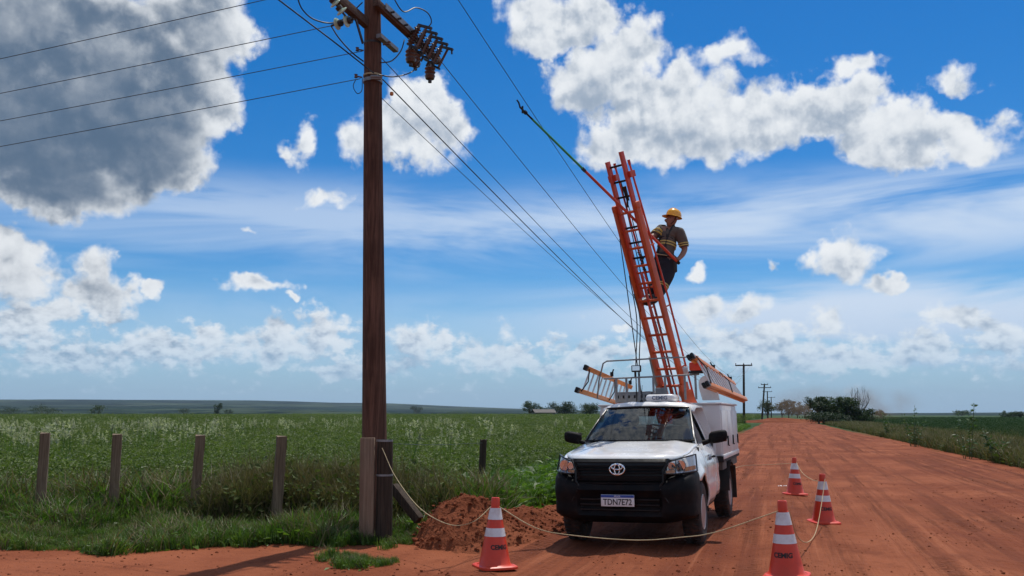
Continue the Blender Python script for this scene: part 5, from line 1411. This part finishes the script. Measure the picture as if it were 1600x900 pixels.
    def band(v, r_, h, mat, clamp=False):
        f = (pts[0].z, top.z); z = P(583, v, PY).z; t = (z - pts[0].z) / (top.z - pts[0].z); c = b0.lerp(top, t) - org; rad = .185 - .075 * t + r_
        b = MB(); b.lathe([(rad - .02, -h / 2), (rad, -h / 2), (rad, h / 2), (rad - .02, h / 2)], 28, Matrix.Translation(c), False); k_ = b.build('collar', mat, o)
        if clamp:
            b = MB(); b.box(c + Vector((.07, -rad - .02, 0)), (.15, .05, .065), None, .01); b.cyl(c + Vector((.0, -rad - .05, 0)), c + Vector((.15, -rad - .05, 0)), .012); b.build('clamp', M['steel'], k_)
        return c
    band(64, .004, .03, M['darksteel']); band(122, .012, .05, M['steel'], True); band(114, .010, .025, M['rope'])
    for (u, v, du) in ((568, 79, -1), (566, 121, -1), (598, 70, 1)):
        b = MB(); p = Q(u, v, PY - .02); b.tube([p, p + Vector((du * .09, 0, .02))], .012, 8); b.lathe([(.010, -.03), (.026, -.024), (.018, 0), (.026, .024), (.010, .03)], 12, Matrix.Translation(p + Vector((du * .09, 0, .02)))); b.build('spool_insulator', M['porcelain'], o)
    return o, cA + org, cB + org, ad, sd_
pole, cA, cB, p_ad, p_sd = make_pole()

def jumper(label, uvd, r_=.010):
    hanging('jumper_wire', label, [P(*p) for p in uvd], r_, M['cable'], 'wire', 'slack jumper wires at the top of the big pole', 6, 8)
jumper('black jumper wire arching high above the row of fuses', [(612, -8, 12.0), (630, 18, 12.3), (650, 12, 12.6), (668, 20, 12.9), (674, 35, 13.0), (664, 47, 13.0)])
jumper('black jumper wire drooping from pole to the middle fuse, upper of two', [(595, 98, 11.75), (612, 95, 12.0), (626, 80, 12.3), (632, 62, 12.6)])
jumper('black jumper wire drooping from pole to the last fuse, lower of two', [(592, 117, 11.6), (615, 120, 11.9), (640, 114, 12.3), (653, 103, 12.6), (657, 92, 12.8)])
jumper('black jumper wire looping left of the pole above the glass discs', [(464, -6, 10.8), (472, 14, 11.0), (490, 30, 11.2), (517, 36, 11.4), (540, 28, 11.5), (566, 4, 11.7)])
jumper('black jumper wire sagging from the lower glass discs to the pole', [(517, 40, 11.45), (530, 60, 11.5), (550, 82, 11.6), (568, 96, 11.7)])
jumper('small coiled wire tail dangling left of the clamp on the pole', [(556, 124, 11.6), (552, 135, 11.6), (558, 146, 11.6), (565, 142, 11.6), (566, 130, 11.65), (566, 122, 11.7)], .006)
hanging('support_cable', 'thick dark cable slanting from the upper left down to the pole collar', [P(420, -12, 10.2), P(470, 26, 10.7), P(520, 64, 11.2), P(567, 101, 11.62), P(584, 114, 11.57)], .010, M['cable'], 'cable')

# ------------------------------------------------------------------ overhead lines
def line_left(label, u0, v0, Y0, v_at_0, r_=.0055, far=46.0):
    s = P(u0, v0, Y0); d = Vector((-.92, .39, 0)).normalized()
    # point of the same plan line seen at the picture's left
    rr = ray(0, v_at_0); k_ = (s.x * d.y - s.y * d.x) / (rr.x * d.y - rr.y * d.x); m = Vector((0, 0, CAM_H)) + rr * k_
    tm = ((m - s).xy.length) / far; C = 4 * 0.30
    B = ((m.z - s.z) - C * tm * tm) / tm
    pts = [s + d * far * t + Vector((0, 0, B * t + C * t * t)) for t in np.linspace(0, 1, 40)]
    b = MB(); b.tube(pts, r_, 6); tag(b.build('power_line', M['wire'], None, 60), label, 'wire', 'power lines running off to the left')
line_left('uppermost power line of the four on the left, leaving the top edge', 470, -13, 11.2, 92)
line_left('second power line from the top on the left, ending at the lower glass discs', 519, 40, 11.45, 146)
line_left('third power line from the top on the left, ending high on the pole', 566, 80, 11.7, 189)
line_left('lowest power line on the left, ending at the clamp on the pole', 563, 123, 11.7, 229)
FAR = P(1162, 571, 150.0)
def line_right(label, s, mid, e, r_=.0065, extra=None):
    d = (e - s); dn = Vector((d.x, d.y, 0)); far = dn.length; dn.normalize()
    rr = ray(*mid); k_ = (s.x * dn.y - s.y * dn.x) / (rr.x * dn.y - rr.y * dn.x); m = Vector((0, 0, CAM_H)) + rr * k_
    tm = (m - s).xy.length / far; A1 = np.array([[tm, tm * tm], [1, 1]]); B, C = np.linalg.solve(A1, [m.z - s.z, e.z - s.z])
    pts = [s + dn * far * t + Vector((0, 0, B * t + C * t * t)) for t in np.linspace(0, 1, 90) ** 1.6]
    b = MB(); b.tube(pts, [r_ * (1 + .8 * i / 89) for i in range(90)], 6); tag(b.build('power_line', M['wire'], None, 60), label, 'wire', 'power lines following the road')
line_right('power line of the road set farthest right, crossing behind the stick tip', P(690, -40, 11.9), (900, 278), FAR + Vector((1.1, 0, .0)))
line_right('power line leaving the outermost fuse towards the distant poles', P(690, 97, 13.3), (880, 333), FAR + Vector((-1.1, 0, .0)))
line_right('power line leaving the pole just under the bracket arm, upper of three', P(592, 86, 11.9), (780, 287), FAR + Vector((.3, 0, -.1)))
line_right('thick power line leaving the pole clamp, with an orange marker', P(598, 124, 11.75), (780, 310), FAR + Vector((0, 0, -1.2)), .009)
line_right('thin lowest power line leaving the pole below the clamp', P(596, 153, 11.8), (780, 325), FAR + Vector((0, 0, -1.9)), .005)
b = MB(); c = P(612, 146.5, 12.3); b.lathe([(.01, -.03), (.028, -.02), (.028, .02), (.01, .03)], 10, Matrix.Translation(c)); tag(b.build('line_marker', M['ladder_orange']), 'small orange marker clipped on the thick line right of the pole', 'marker')

def far_pole(label, base, top, armw, rad, two=False):
    o = empty('power_pole', (base.x, base.y, 0), label=label, cat='utility pole', group='power poles along the road in the distance')
    org = Vector((base.x, base.y, 0)); b = MB(); b.tube([Vector((0, 0, -.3)), (top - org)], [rad, rad * .75], 12); b.build('shaft', M['stub'], o)
    for k_, z in enumerate((-.15, -1.1) if two else (-.15,)):
        c = top - org + Vector((0, 0, z)); d = Vector((.97, -.22, 0)); w = armw * (.55 if k_ == 0 and two else 1)
        b = MB(); b.beam(c - d * w, c + d * w, .20, .22); b.build('crossarm', M['stub'], o)
        for s in (-.92, 0, .92):
            b = MB(); b.lathe([(.05, 0), (.09, .1), (.05, .14), (.09, .2), (.03, .32)], 8, Matrix.Translation(c + d * w * s + Vector((0, 0, .1)))); b.build('insulator', M['porcelain'], o)
far_pole('tall dark power pole with one wide crossarm just right of the truck', G(1162.5, 648 + 14.5), P(1162, 569.5, 151), 1.45, .24)
far_pole('double armed leaning power pole, second along the road', P(1190, 648, 262) * Vector((1, 1, 0)) if False else Vector((P(1190, 648, 262).x, 262, 0)), P(1194.5, 600, 262), 1.9, .30, True)
far_pole('third power pole along the road above the dark tree', Vector((P(1199, 648, 380).x, 380, 0)), P(1199, 611.5, 380), 2.0, .30)
far_pole('fourth and smallest power pole along the road', Vector((P(1205, 648, 480).x, 480, 0)), P(1205, 620.5, 480), 2.2, .32)

# ------------------------------------------------------------------ fence posts, plank and stub beside the pole
def post(name, label, ub, ut, vt, Y, w, mat, cat='post', group=None, square=True, rot=0.3):
    a = P(ub, 800, Y); a.z = -0.25; t_ = P(ut, vt, Y)
    base_ = Vector((a.x, Y, 0)); lean = (t_.x - a.x) / (t_.z + .0 + 0.0001)
    o_b = Vector((P(ub, 810, Y).x, Y, 0)); tp = t_ - o_b; bt = Vector((0, 0, 0)); dirv = (tp - bt)
    b = MB(); n = 14 if not square else 4; rows = 9
    vs = []
    for i in range(rows):
        t = i / (rows - 1); c = Vector((0, 0, 0)).lerp(tp, t) - (Vector((0, 0, .25)) if i == 0 else Vector())
        for k_ in range(n):
            a_ = 2 * math.pi * (k_ + .5) / n + rot; r_ = (w / 2 * (1.25 if square else 1.0)) * (1 + .05 * math.sin(3.1 * i + k_ * 1.7))
            vs.append(c + Vector((math.cos(a_) * r_, math.sin(a_) * r_ * .8, (.012 * math.sin(k_ * 2.1)) if i == rows - 1 else 0)))
    b.add(vs, [(i * n + k_, i * n + (k_ + 1) % n, (i + 1) * n + (k_ + 1) % n, (i + 1) * n + k_) for i in range(rows - 1) for k_ in range(n)] + [tuple((rows - 1) * n + k_ for k_ in range(n))])
    o = b.build(name, mat, None, 30); o.location = o_b
    return tag(o, label, cat, group)
FG = 'wooden fence posts along the field'
post('fence_post', 'leftmost wooden fence post in the grass strip', 61.5, 71, 676.5, 13.3, .155, M['post'], 'post', FG)
post('fence_post', 'second wooden fence post from the left, in bright grass', 176, 183.5, 678.5, 13.3, .155, M['post'], 'post', FG)
post('fence_post', 'third wooden fence post from the left, beside the brown weeds', 302, 313.5, 680, 13.2, .160, M['post'], 'post', FG)
post('fence_post', 'fourth wooden fence post from the left, right of the brown weeds', 431, 440.5, 681.5, 13.0, .165, M['post'], 'post', FG)
post('fence_post', 'thin dark fence post standing alone in the field right of the pole', 751, 755.5, 687, 17.5, .135, M['stub'], 'post', FG, False)
b = MB(); a, t_ = P(573.5, 815, 11.45), P(574.5, 684, 11.45); a.z = 0; o_ = Vector(a)
b.beam(Vector((0, 0, -.2)), t_ - o_, .185, .07, (0, -1, .0), .006); pk = b.build('plank', M['plank']); pk.location = o_; tag(pk, 'pale upright plank standing against the left front of the utility pole', 'plank')
b = MB(); a, t_ = P(600, 815, 11.50), P(602, 690, 11.50); a.z = 0; o_ = Vector(a); n = 18
b.tube([Vector((0, 0, -.2)), Vector((0.002, 0, .4)), (t_ - o_) * .75, t_ - o_], [.112, .105, .103, .100], n); stb = b.build('stub_post', M['stub']); stb.location = o_; tag(stb, 'short dark round post standing against the right side of the utility pole', 'post')
b = MB(); b.tube([P(595, 705, 11.37), P(603, 745, 11.36), P(603, 752, 11.36)], .004, 5); 
b = MB()
for v in (688.5, 742): 
    c = P(601, v, 11.5) - o_; b.lathe([(.104, -.012), (.110, -.012), (.110, .012), (.104, .012)], 18, Matrix.Translation(c), False)
w_ = b.build('wire_binding', M['steel'], stb); w_['kind'] = 'stuff'
b = MB(); a, t_ = P(650, 806, 11.75), P(614, 760, 11.95); o_ = Vector((a.x, a.y, 0)); b.beam(a - o_ - (t_ - a) * .15, t_ - o_, .12, .12, (0, 0, 1), .015); lg = b.build('timber', M['stub']); lg.location = o_; tag(lg, 'leaning dark timber stub right of the utility pole by the soil heap', 'timber')

hanging('fence_wire', 'thin fence wire from the dark stub post to the lone field post', [P(604, 693, 11.5), P(680, 695, 14.3), P(755, 692, 17.5)], .004, M['wire'], 'wire')
# ------------------------------------------------------------------ traffic cones
def make_cone():
    o = empty('traffic_cone')
    H = .715; yl = lambda z: .175 - (.175 - .035) * (z / H) ** .95
    def frust(z0, z1, off=0.0, n=32, ext=()):
        b = MB(); zs = np.linspace(z0, z1, 5); b.lathe([(yl(z) + off, z) for z in zs] + list(ext), n, None, False); return b
    b = MB(); b.lathe([(.195, .028), (.178, .035)] + [(yl(z), z) for z in np.linspace(.05, .61, 8)] + [(yl(.61), .612), (.046, .615), (.045, .70), (.040, .713), (.028, .715), (.024, .70), (.02, .60)], 32, None, False)
    b.build('body', M['cone'], o, 40)
    b = MB(); sq = []
    for k_ in range(32):
        a = 2 * math.pi * (k_ + .5) / 32; c, s = math.cos(a), math.sin(a); m = max(abs(c), abs(s)) ; r_ = .205 / (m ** .82); sq.append((c * r_, s * r_))
    vs = [(x, y, .0) for x, y in sq] + [(x, y, .022) for x, y in sq] + [(x * .93, y * .93, .034) for x, y in sq] + [(.19 * math.cos(2 * math.pi * (k_ + .5) / 32), .19 * math.sin(2 * math.pi * (k_ + .5) / 32), .034) for k_ in range(32)]
    b.add(vs, [(j * 32 + k_, j * 32 + (k_ + 1) % 32, (j + 1) * 32 + (k_ + 1) % 32, (j + 1) * 32 + k_) for j in range(3) for k_ in range(32)]); b.build('base', M['cone'], o, 40)
    for z0, z1 in ((.32, .405), (.49, .607)):
        frust(z0, z1, .0025).build('reflective_band', M['reflect'], o)
    # curved lettering on the lower body
    txt = 'CEMIG'
    me = text_mesh('lettering', txt, .062, M['ink'], None, Matrix.Identity(4), extrude=0.0, bold=.0025).data
    for v in me.vertices:
        x, y = v.co.x, v.co.y; z = .215 + y; a = -math.pi / 2 + x / yl(z); r_ = yl(z) + .003; v.co = (math.cos(a) * r_, math.sin(a) * r_, z)
    me.update()
    t_ = [x for x in bpy.data.objects if x.data == me][0]; t_.parent = o
    return o
cone = make_cone()
CONES = [(G(773, 887, .04), 22, 'cone standing left of the truck before the soil heap'), (G(1230, 909, .04), -28, 'nearest cone on the right at the bottom picture edge'),
         (G(1287, 816, .04), 4, 'rightmost cone on the road, behind the nearest right one'), (G(1242.5, 775, .04), 8, 'farthest and smallest cone, beside the truck tail')]
cone_tops = []
for i, (p, rz, lab) in enumerate(CONES):
    c = cone if i == 0 else copy_tree(cone)
    z = 0.0
    L_, A_ = lat_of(p.x, p.y), along_of(p.x, p.y)
    z = max(float(ground_h(np.array(p.x), np.array(p.y))), float(road_h(np.array(L_), np.array(A_))) if ROAD_L < L_ < ROAD_R else -1) + .004
    c.location = (p.x, p.y, z); c.rotation_euler = (R((-1.2, .6, 1.4, -.8)[i]), R((1.0, -1.1, .5, 1.6)[i]), R(rz)); tag(c, 'orange and white ' + lab, 'traffic cone', 'traffic cones roping off the truck')
    cone_tops.append(Vector((p.x, p.y, z + .625)))
cL, cA_, cB_, cC_ = cone_tops
RG = 'yellow ropes strung between cones'
def rope(label, pts, r_=.0048): hanging('rope', label, pts, r_, M['rope'], 'rope', RG, 6, 10)
rope('yellow rope drooping from the dark post by the pole to the left cone', [P(597, 700, 11.36), P(618, 745, 11.0), P(655, 793, 10.4), P(700, 819, 9.7), P(738, 816, 9.2), cL + Vector((-.03, 0.04, 0)), ])
rope('yellow rope sagging in front of the truck between the left cone and nearest right cone', [cL + Vector((.03, .03, 0)), P(835, 824, 8.75), P(890, 836, 8.72), P(990, 844, 8.70), P(1060, 840, 8.66), P(1120, 831, 8.62), cA_ + Vector((-.03, -.01, 0))])
rope('yellow rope looping down between the nearest right cone and the rightmost cone', [cA_ + Vector((.05, 0, 0)), P(1246, 838, 9.5), P(1262, 847, 10.6), P(1275, 830, 11.7), P(1284, 785, 12.7), cB_ + Vector((.03, -.06, .02))])
rope('short yellow rope between the rightmost cone and the farthest cone', [cB_ + Vector((-.05, 0, -.02)), P(1268, 749, 14.6), P(1254, 739, 16.2), cC_ + Vector((.05, 0, 0))])
rope('yellow rope running from the farthest cone back to the truck tail', [cC_ + Vector((-.05, 0, -.02)), P(1200, 726, 17.3), P(1160, 728, 17.0), tl(.75, 4.33, .62)])
b = MB(); c = G(1223, 764); b.grid(lambda u, v: (c.x + u * .10 + .02 * v, c.y + v * .10, .045 + .02 * math.sin(u * 5 + v * 3) + .012 * math.cos(v * 7)), list(np.linspace(-1, 1, 8)), list(np.linspace(-1, 1, 5))); tag(b.build('litter', M['reflect'], None, 30, .002), 'small white scrap of paper on the road beside the farthest cone', 'litter')

# ------------------------------------------------------------------ trees, bush, shed
def make_tree(name, label, loc, h, w, trunk_h, lobes, nleaf, leaf, mat, seed, cat='tree', group=None, trunk_r=.25, flat=.75):
    rg = np.random.default_rng(seed)
    o = empty(name, tuple(loc), label=label, cat=cat, group=group)
    b = MB(); tips = []
    for k_ in range(lobes):
        a = 2 * math.pi * k_ / lobes + rg.uniform(-.4, .4); r_ = w * .5 * rg.uniform(.15, .72); z = trunk_h + (h - trunk_h) * rg.uniform(.25, .82)
        tips.append(Vector((math.cos(a) * r_, math.sin(a) * r_, z)))
    b.tube([(0, 0, -.3), (rg.normal(0, .05), 0, trunk_h * .6), (rg.normal(0, .1), 0, trunk_h)], [trunk_r * 1.2, trunk_r, trunk_r * .85], 8)
    for t in tips: b.tube([Vector((0, 0, trunk_h * .8)), t * .55 + Vector((0, 0, trunk_h * .35)), t], [trunk_r * .55, trunk_r * .3, trunk_r * .08], 6)
    b.build('trunk', M['bark'], o)
    V, Fc, o_ = [], [], 0
    for t in tips:
        n = int(nleaf / lobes); rad = np.array([w * .24, w * .24, (h - trunk_h) * .30]) * rg.uniform(.7, 1.15)
        ncl = 9; cc = rg.normal(0, .55, (ncl, 3)); cc /= np.maximum(1, np.linalg.norm(cc, axis=1, keepdims=True)); cc = cc * rad + np.array(t)
        which = rg.integers(0, ncl, n); pts_ = cc[which] + rg.normal(0, .17, (n, 3)) * rad * 1.5
        pts_[:, 2] = np.clip(pts_[:, 2], trunk_h * .5, h * (1.0 + rg.normal(0, .02, n)))
        d = rg.normal(0, 1, (n, 3)) + np.array([0, 0, .1])
        v, f = leaf_cards(n, pts_, d, leaf * rg.uniform(.6, 1.4, n), .3, .7, rg); V.append(v); Fc.append(f + o_); o_ += len(v)
    me = np_mesh('crown', np.concatenate(V), np.concatenate(Fc), M[mat]); link('crown', me, o)
    return o
def at(u, Y): return Vector((P(u, 648, Y).x, Y, 0.0))
make_tree('tree', 'dark spreading tree at the left end of the distant grove left of the truck', at(828, 330), 6.6, 7.6, 2.6, 9, 2600, .34, 'tree', 1, trunk_r=.35)
make_tree('tree', 'broad dark round tree clump in the middle of the distant grove left of the truck', at(882, 335), 6.6, 12.5, 1.0, 16, 4800, .36, 'tree', 2)
make_tree('tree', 'dark tree clump of the distant grove half hidden by the truck box', at(921, 332), 6.0, 10.5, .8, 12, 3800, .36, 'tree', 3)
make_tree('bush', 'low bushy tree behind the distant shed roof', at(852, 345), 4.6, 7.0, .5, 8, 2000, .34, 'tree', 4, 'bush')
def shed():
    p = at(849, 318); o = empty('shed', tuple(p), (0, 0, R(18)), 'low distant shed with a pale sheet roof between the dark trees', 'shed')
    b = MB(); b.box((0, 0, 1.2), (7.6, 4.0, 2.4)); b.build('wall', M['wall'], o, 0)
    for s in (-1, 1): b = MB(); b.prism([(-4.2, s * .0, 3.5), (4.2, s * 0, 3.5), (4.2, s * 2.5, 2.3), (-4.2, s * 2.5, 2.3)], (0, 0, 0), (0, 0, .10)); b.build('roof', M['roof_tile'], o, 0)
    for x in (-2.2, 1.5): b = MB(); b.box((x, -2.01, 1.3), (1.0, .06, .9)); b.build('window', M['gloss'], o, 0)
shed()
G2 = 'trees at the far end of the road'
make_tree('tree', 'small dark tree under the distant power poles left of the road end', at(1199.5, 235), 5.6, 4.8, 1.4, 8, 1800, .30, 'tree', 6, group=G2)
make_tree('tree', 'flat topped dark tree with open limbs at the left of the roadside clump', at(1279, 158), 4.75, 5.2, 2.2, 9, 3600, .24, 'tree', 7, group=G2, trunk_r=.18)
make_tree('tree', 'large dense dark tree in the middle of the roadside clump', at(1302, 160), 4.75, 6.6, .5, 14, 8500, .25, 'tree', 8, group=G2)
make_tree('tree', 'dark tree with a ragged top at the right of the roadside clump', at(1324, 158), 4.5, 5.2, .8, 10, 5600, .24, 'tree', 9, group=G2)
make_tree('bush', 'low dark bush at the foot of the bare tree', at(1347, 157), 2.6, 5.0, .2, 8, 4200, .22, 'tree', 10, 'bush')
make_tree('bush', 'low dark undergrowth in front of the dense roadside tree', at(1290, 150), 2.0, 8.0, .2, 10, 5000, .22, 'tree', 11, 'bush')
for i, (u, Y, h, w, lab) in enumerate(((1222, 430, 7.5, 10, 'dusty brown tree leftmost in the haze behind the earth bank'), (1232, 420, 8.8, 8, 'tallest dusty brown tree in the haze behind the earth bank'), (1246, 440, 6.2, 9, 'low dusty brown tree in the haze right of the tallest one'), (1258, 410, 7.4, 8, 'dusty brown tree rightmost in the haze near the dark clump'))):
    make_tree('tree', lab, at(u, Y), h, w, 1.5, 8, 1500, .5, 'tree2', 12 + i, group='dusty trees beyond the earth bank')
make_tree('tree', 'small dark round tree in the far field right of the bare tree', at(1376, 420), 4.3, 7.0, .8, 7, 1400, .42, 'tree', 20)
make_tree('bush', 'tiny dark bush on the right hand horizon', at(1502, 900), 5.5, 22, .6, 9, 1200, .9, 'tree', 21, 'bush')
for i, (u, h, w, lab) in enumerate(((1571, 2.9, 4.4, 'left one of three dark bushes at the right picture edge horizon'), (1583, 3.0, 4.4, 'middle one of three dark bushes at the right picture edge horizon'), (1594, 2.7, 4.4, 'right one of three dark bushes at the right picture edge horizon'))):
    make_tree('bush', lab, at(u, 320), h, w, .3, 6, 900, .32, 'tree', 22 + i, 'bush', 'bushes on the right horizon')
for i, (u, Y, h, w, lab) in enumerate(((340, 700, 10.5, 7.5, 'lone tall tree on the plain left of the utility pole'), (68, 620, 9, 22, 'wide dark tree clump on the plain above the leftmost fence posts'), (153, 600, 8, 13, 'dark round tree on the plain between first and second fence posts'), (288, 900, 8, 16, 'distant dark tree left of the lone tall tree'), (358, 900, 7, 12, 'small distant tree just right of the lone tall tree'), (651, 1500, 16, 26, 'tiny tree on the skyline right of the utility pole'), (12, 560, 7, 22, 'dark tree clump on the plain at the left picture edge'), (715, 900, 6, 30, 'low line of trees on the plain halfway from pole to truck'))):
    b_ = at(u, Y); make_tree('tree', lab, b_, h, w, h * .2, 8, 1300, h * .07, 'tree', 40 + i, group='scattered trees on the plain')
def bare_tree():
    p = at(1343, 158); rg = np.random.default_rng(5); o = empty('bare_tree', tuple(p), label='tall leafless tree with upright branches behind the roadside clump', cat='tree')
    b = MB(); b.tube([(0, 0, -.2), (.05, 0, 1.6), (.0, 0, 2.6)], [.16, .13, .11], 8); b.build('trunk', M['bark'], o)
    for k_ in range(13):
        a = 2 * math.pi * k_ / 13 + rg.uniform(-.3, .3); w = rg.uniform(.5, 2.5); h = rg.uniform(6.2, 7.7) - w * .75; z0 = rg.uniform(1.6, 2.8)
        d = Vector((math.cos(a), math.sin(a), 0)); pts_ = [Vector((0, 0, z0)), d * w * .6 + Vector((0, 0, z0 + (h - z0) * .25)), d * w * .98 + Vector((0, 0, z0 + (h - z0) * .6)), d * w * .85 + Vector((0, 0, h))]
        b = MB(); b.tube(pts_, [.055, .04, .028, .010], 6)
        for j in range(5):
            t = rg.uniform(.3, .9); i0 = min(2, int(t * 3)); q_ = pts_[i0].lerp(pts_[i0 + 1], t * 3 - i0); b.tube([q_, q_ + Vector((rg.normal(0, .22), rg.normal(0, .22), .5)), q_ + Vector((rg.normal(0, .30), rg.normal(0, .30), 1.1))], [.022, .016, .006], 5)
        b.build('branch', M['bark'], o)
bare_tree()
def tall_weed(label, loc, h, n, seed, spread):
    rg = np.random.default_rng(seed); o = empty('tall_weed', tuple(loc), label=label, cat='plant', group='tall weeds on the right verge')
    stems = []
    b = MB()
    for k_ in range(n):
        a = rg.uniform(0, 6.28); r_ = spread * rg.uniform(.2, 1); hh = h * rg.uniform(.5, 1) if k_ else h
        pts_ = [Vector((math.cos(a) * r_ * .3, math.sin(a) * r_ * .3, -.1)), Vector((math.cos(a) * r_ * .6, math.sin(a) * r_ * .6, hh * .5)), Vector((math.cos(a) * r_, math.sin(a) * r_, hh))]; stems.append((pts_, hh)); b.tube(pts_, [.014, .011, .004], 5)
    b.build('stem', M['weed'], o)
    V, Fc, o_ = [], [], 0
    for pts_, hh in stems:
        m = int(26 * hh / h); t = rg.uniform(.15, 1, m); base_ = np.array([pts_[0].lerp(pts_[1], min(1, q_ * 2)) if q_ < .5 else pts_[1].lerp(pts_[2], q_ * 2 - 1) for q_ in t]); a = rg.uniform(0, 6.28, m)
        v, f = leaf_cards(m, base_, np.stack([np.cos(a), np.sin(a), rg.uniform(-.2, .8, m)], 1), rg.uniform(.12, .26, m) * (1.1 - .4 * t), .2, .5, rg); V.append(v); Fc.append(f + o_); o_ += len(v)
    link('foliage', np_mesh('foliage', np.concatenate(V), np.concatenate(Fc), M['weed']), o)
tall_weed('bushy tall weed with pale leaves on the right verge', G(1428, 697), 2.15, 9, 3, .75)
tall_weed('slender tall weed with a bare tip on the right verge near the picture edge', G(1513, 716), 2.05, 5, 4, .55)
tall_weed('shorter pale weed on the right verge between the bare tree and the bushy weed', G(1388, 684), 1.7, 6, 6, .6)
tall_weed('low leafy weed at the right picture edge', G(1562, 722), 1.15, 7, 8, .6)

# ------------------------------------------------------------------ dust behind the trees, haze over the land
def dust():
    c = at(1322, 185); b = MB()
    prof = [(0.05, -.95), (.55, -.8), (.9, -.35), (1, 0), (.9, .4), (.6, .8), (.05, 1.0)]
    b.lathe([(r_, z) for r_, z in prof], 20, Matrix.Translation(c + Vector((0, 0, 3.9))) @ Matrix.Diagonal((21, 10, 5.2, 1)))
    m = bpy.data.materials.new('road_dust'); m.use_nodes = True; t = NT(m.node_tree); t.n.remove(t.n['Principled BSDF'])
    pv = t.node('ShaderNodeVolumePrincipled'); pv.inputs['Color'].default_value = (.42, .27, .18, 1)
    gp = t.node('ShaderNodeNewGeometry').outputs['Position']
    rel = t.vmath('LENGTH', t.vmath('DIVIDE', t.vmath('SUBTRACT', gp, tuple(c + Vector((0, 0, 3.9)))), (21, 10, 5.2)))
    d = t.math('MULTIPLY', t.ramp(t.noise(gp, .16, 4, .6), .38, .72), t.ramp(rel, .95, .25))
    t.put(pv.inputs['Density'], t.math('MULTIPLY', d, .12)); pv.inputs['Anisotropy'].default_value = 0.3
    t.l.new(pv.outputs[0], t.n['Material Output'].inputs['Volume'])
    tag(b.build('dust_cloud', m), kind='stuff')
dust()
def haze():
    b = MB(); b.box((0, 0, 75), (19000, 19000, 300)); 
    m = bpy.data.materials.new('haze'); m.use_nodes = True; t = NT(m.node_tree); t.n.remove(t.n['Principled BSDF'])
    pv = t.node('ShaderNodeVolumePrincipled'); pv.inputs['Color'].default_value = (.62, .80, 1.0, 1); pv.inputs['Density'].default_value = 0.00006; pv.inputs['Anisotropy'].default_value = 0.0
    t.l.new(pv.outputs[0], t.n['Material Output'].inputs['Volume'])
    tag(b.build('haze', m, None, 0), kind='stuff')
haze()
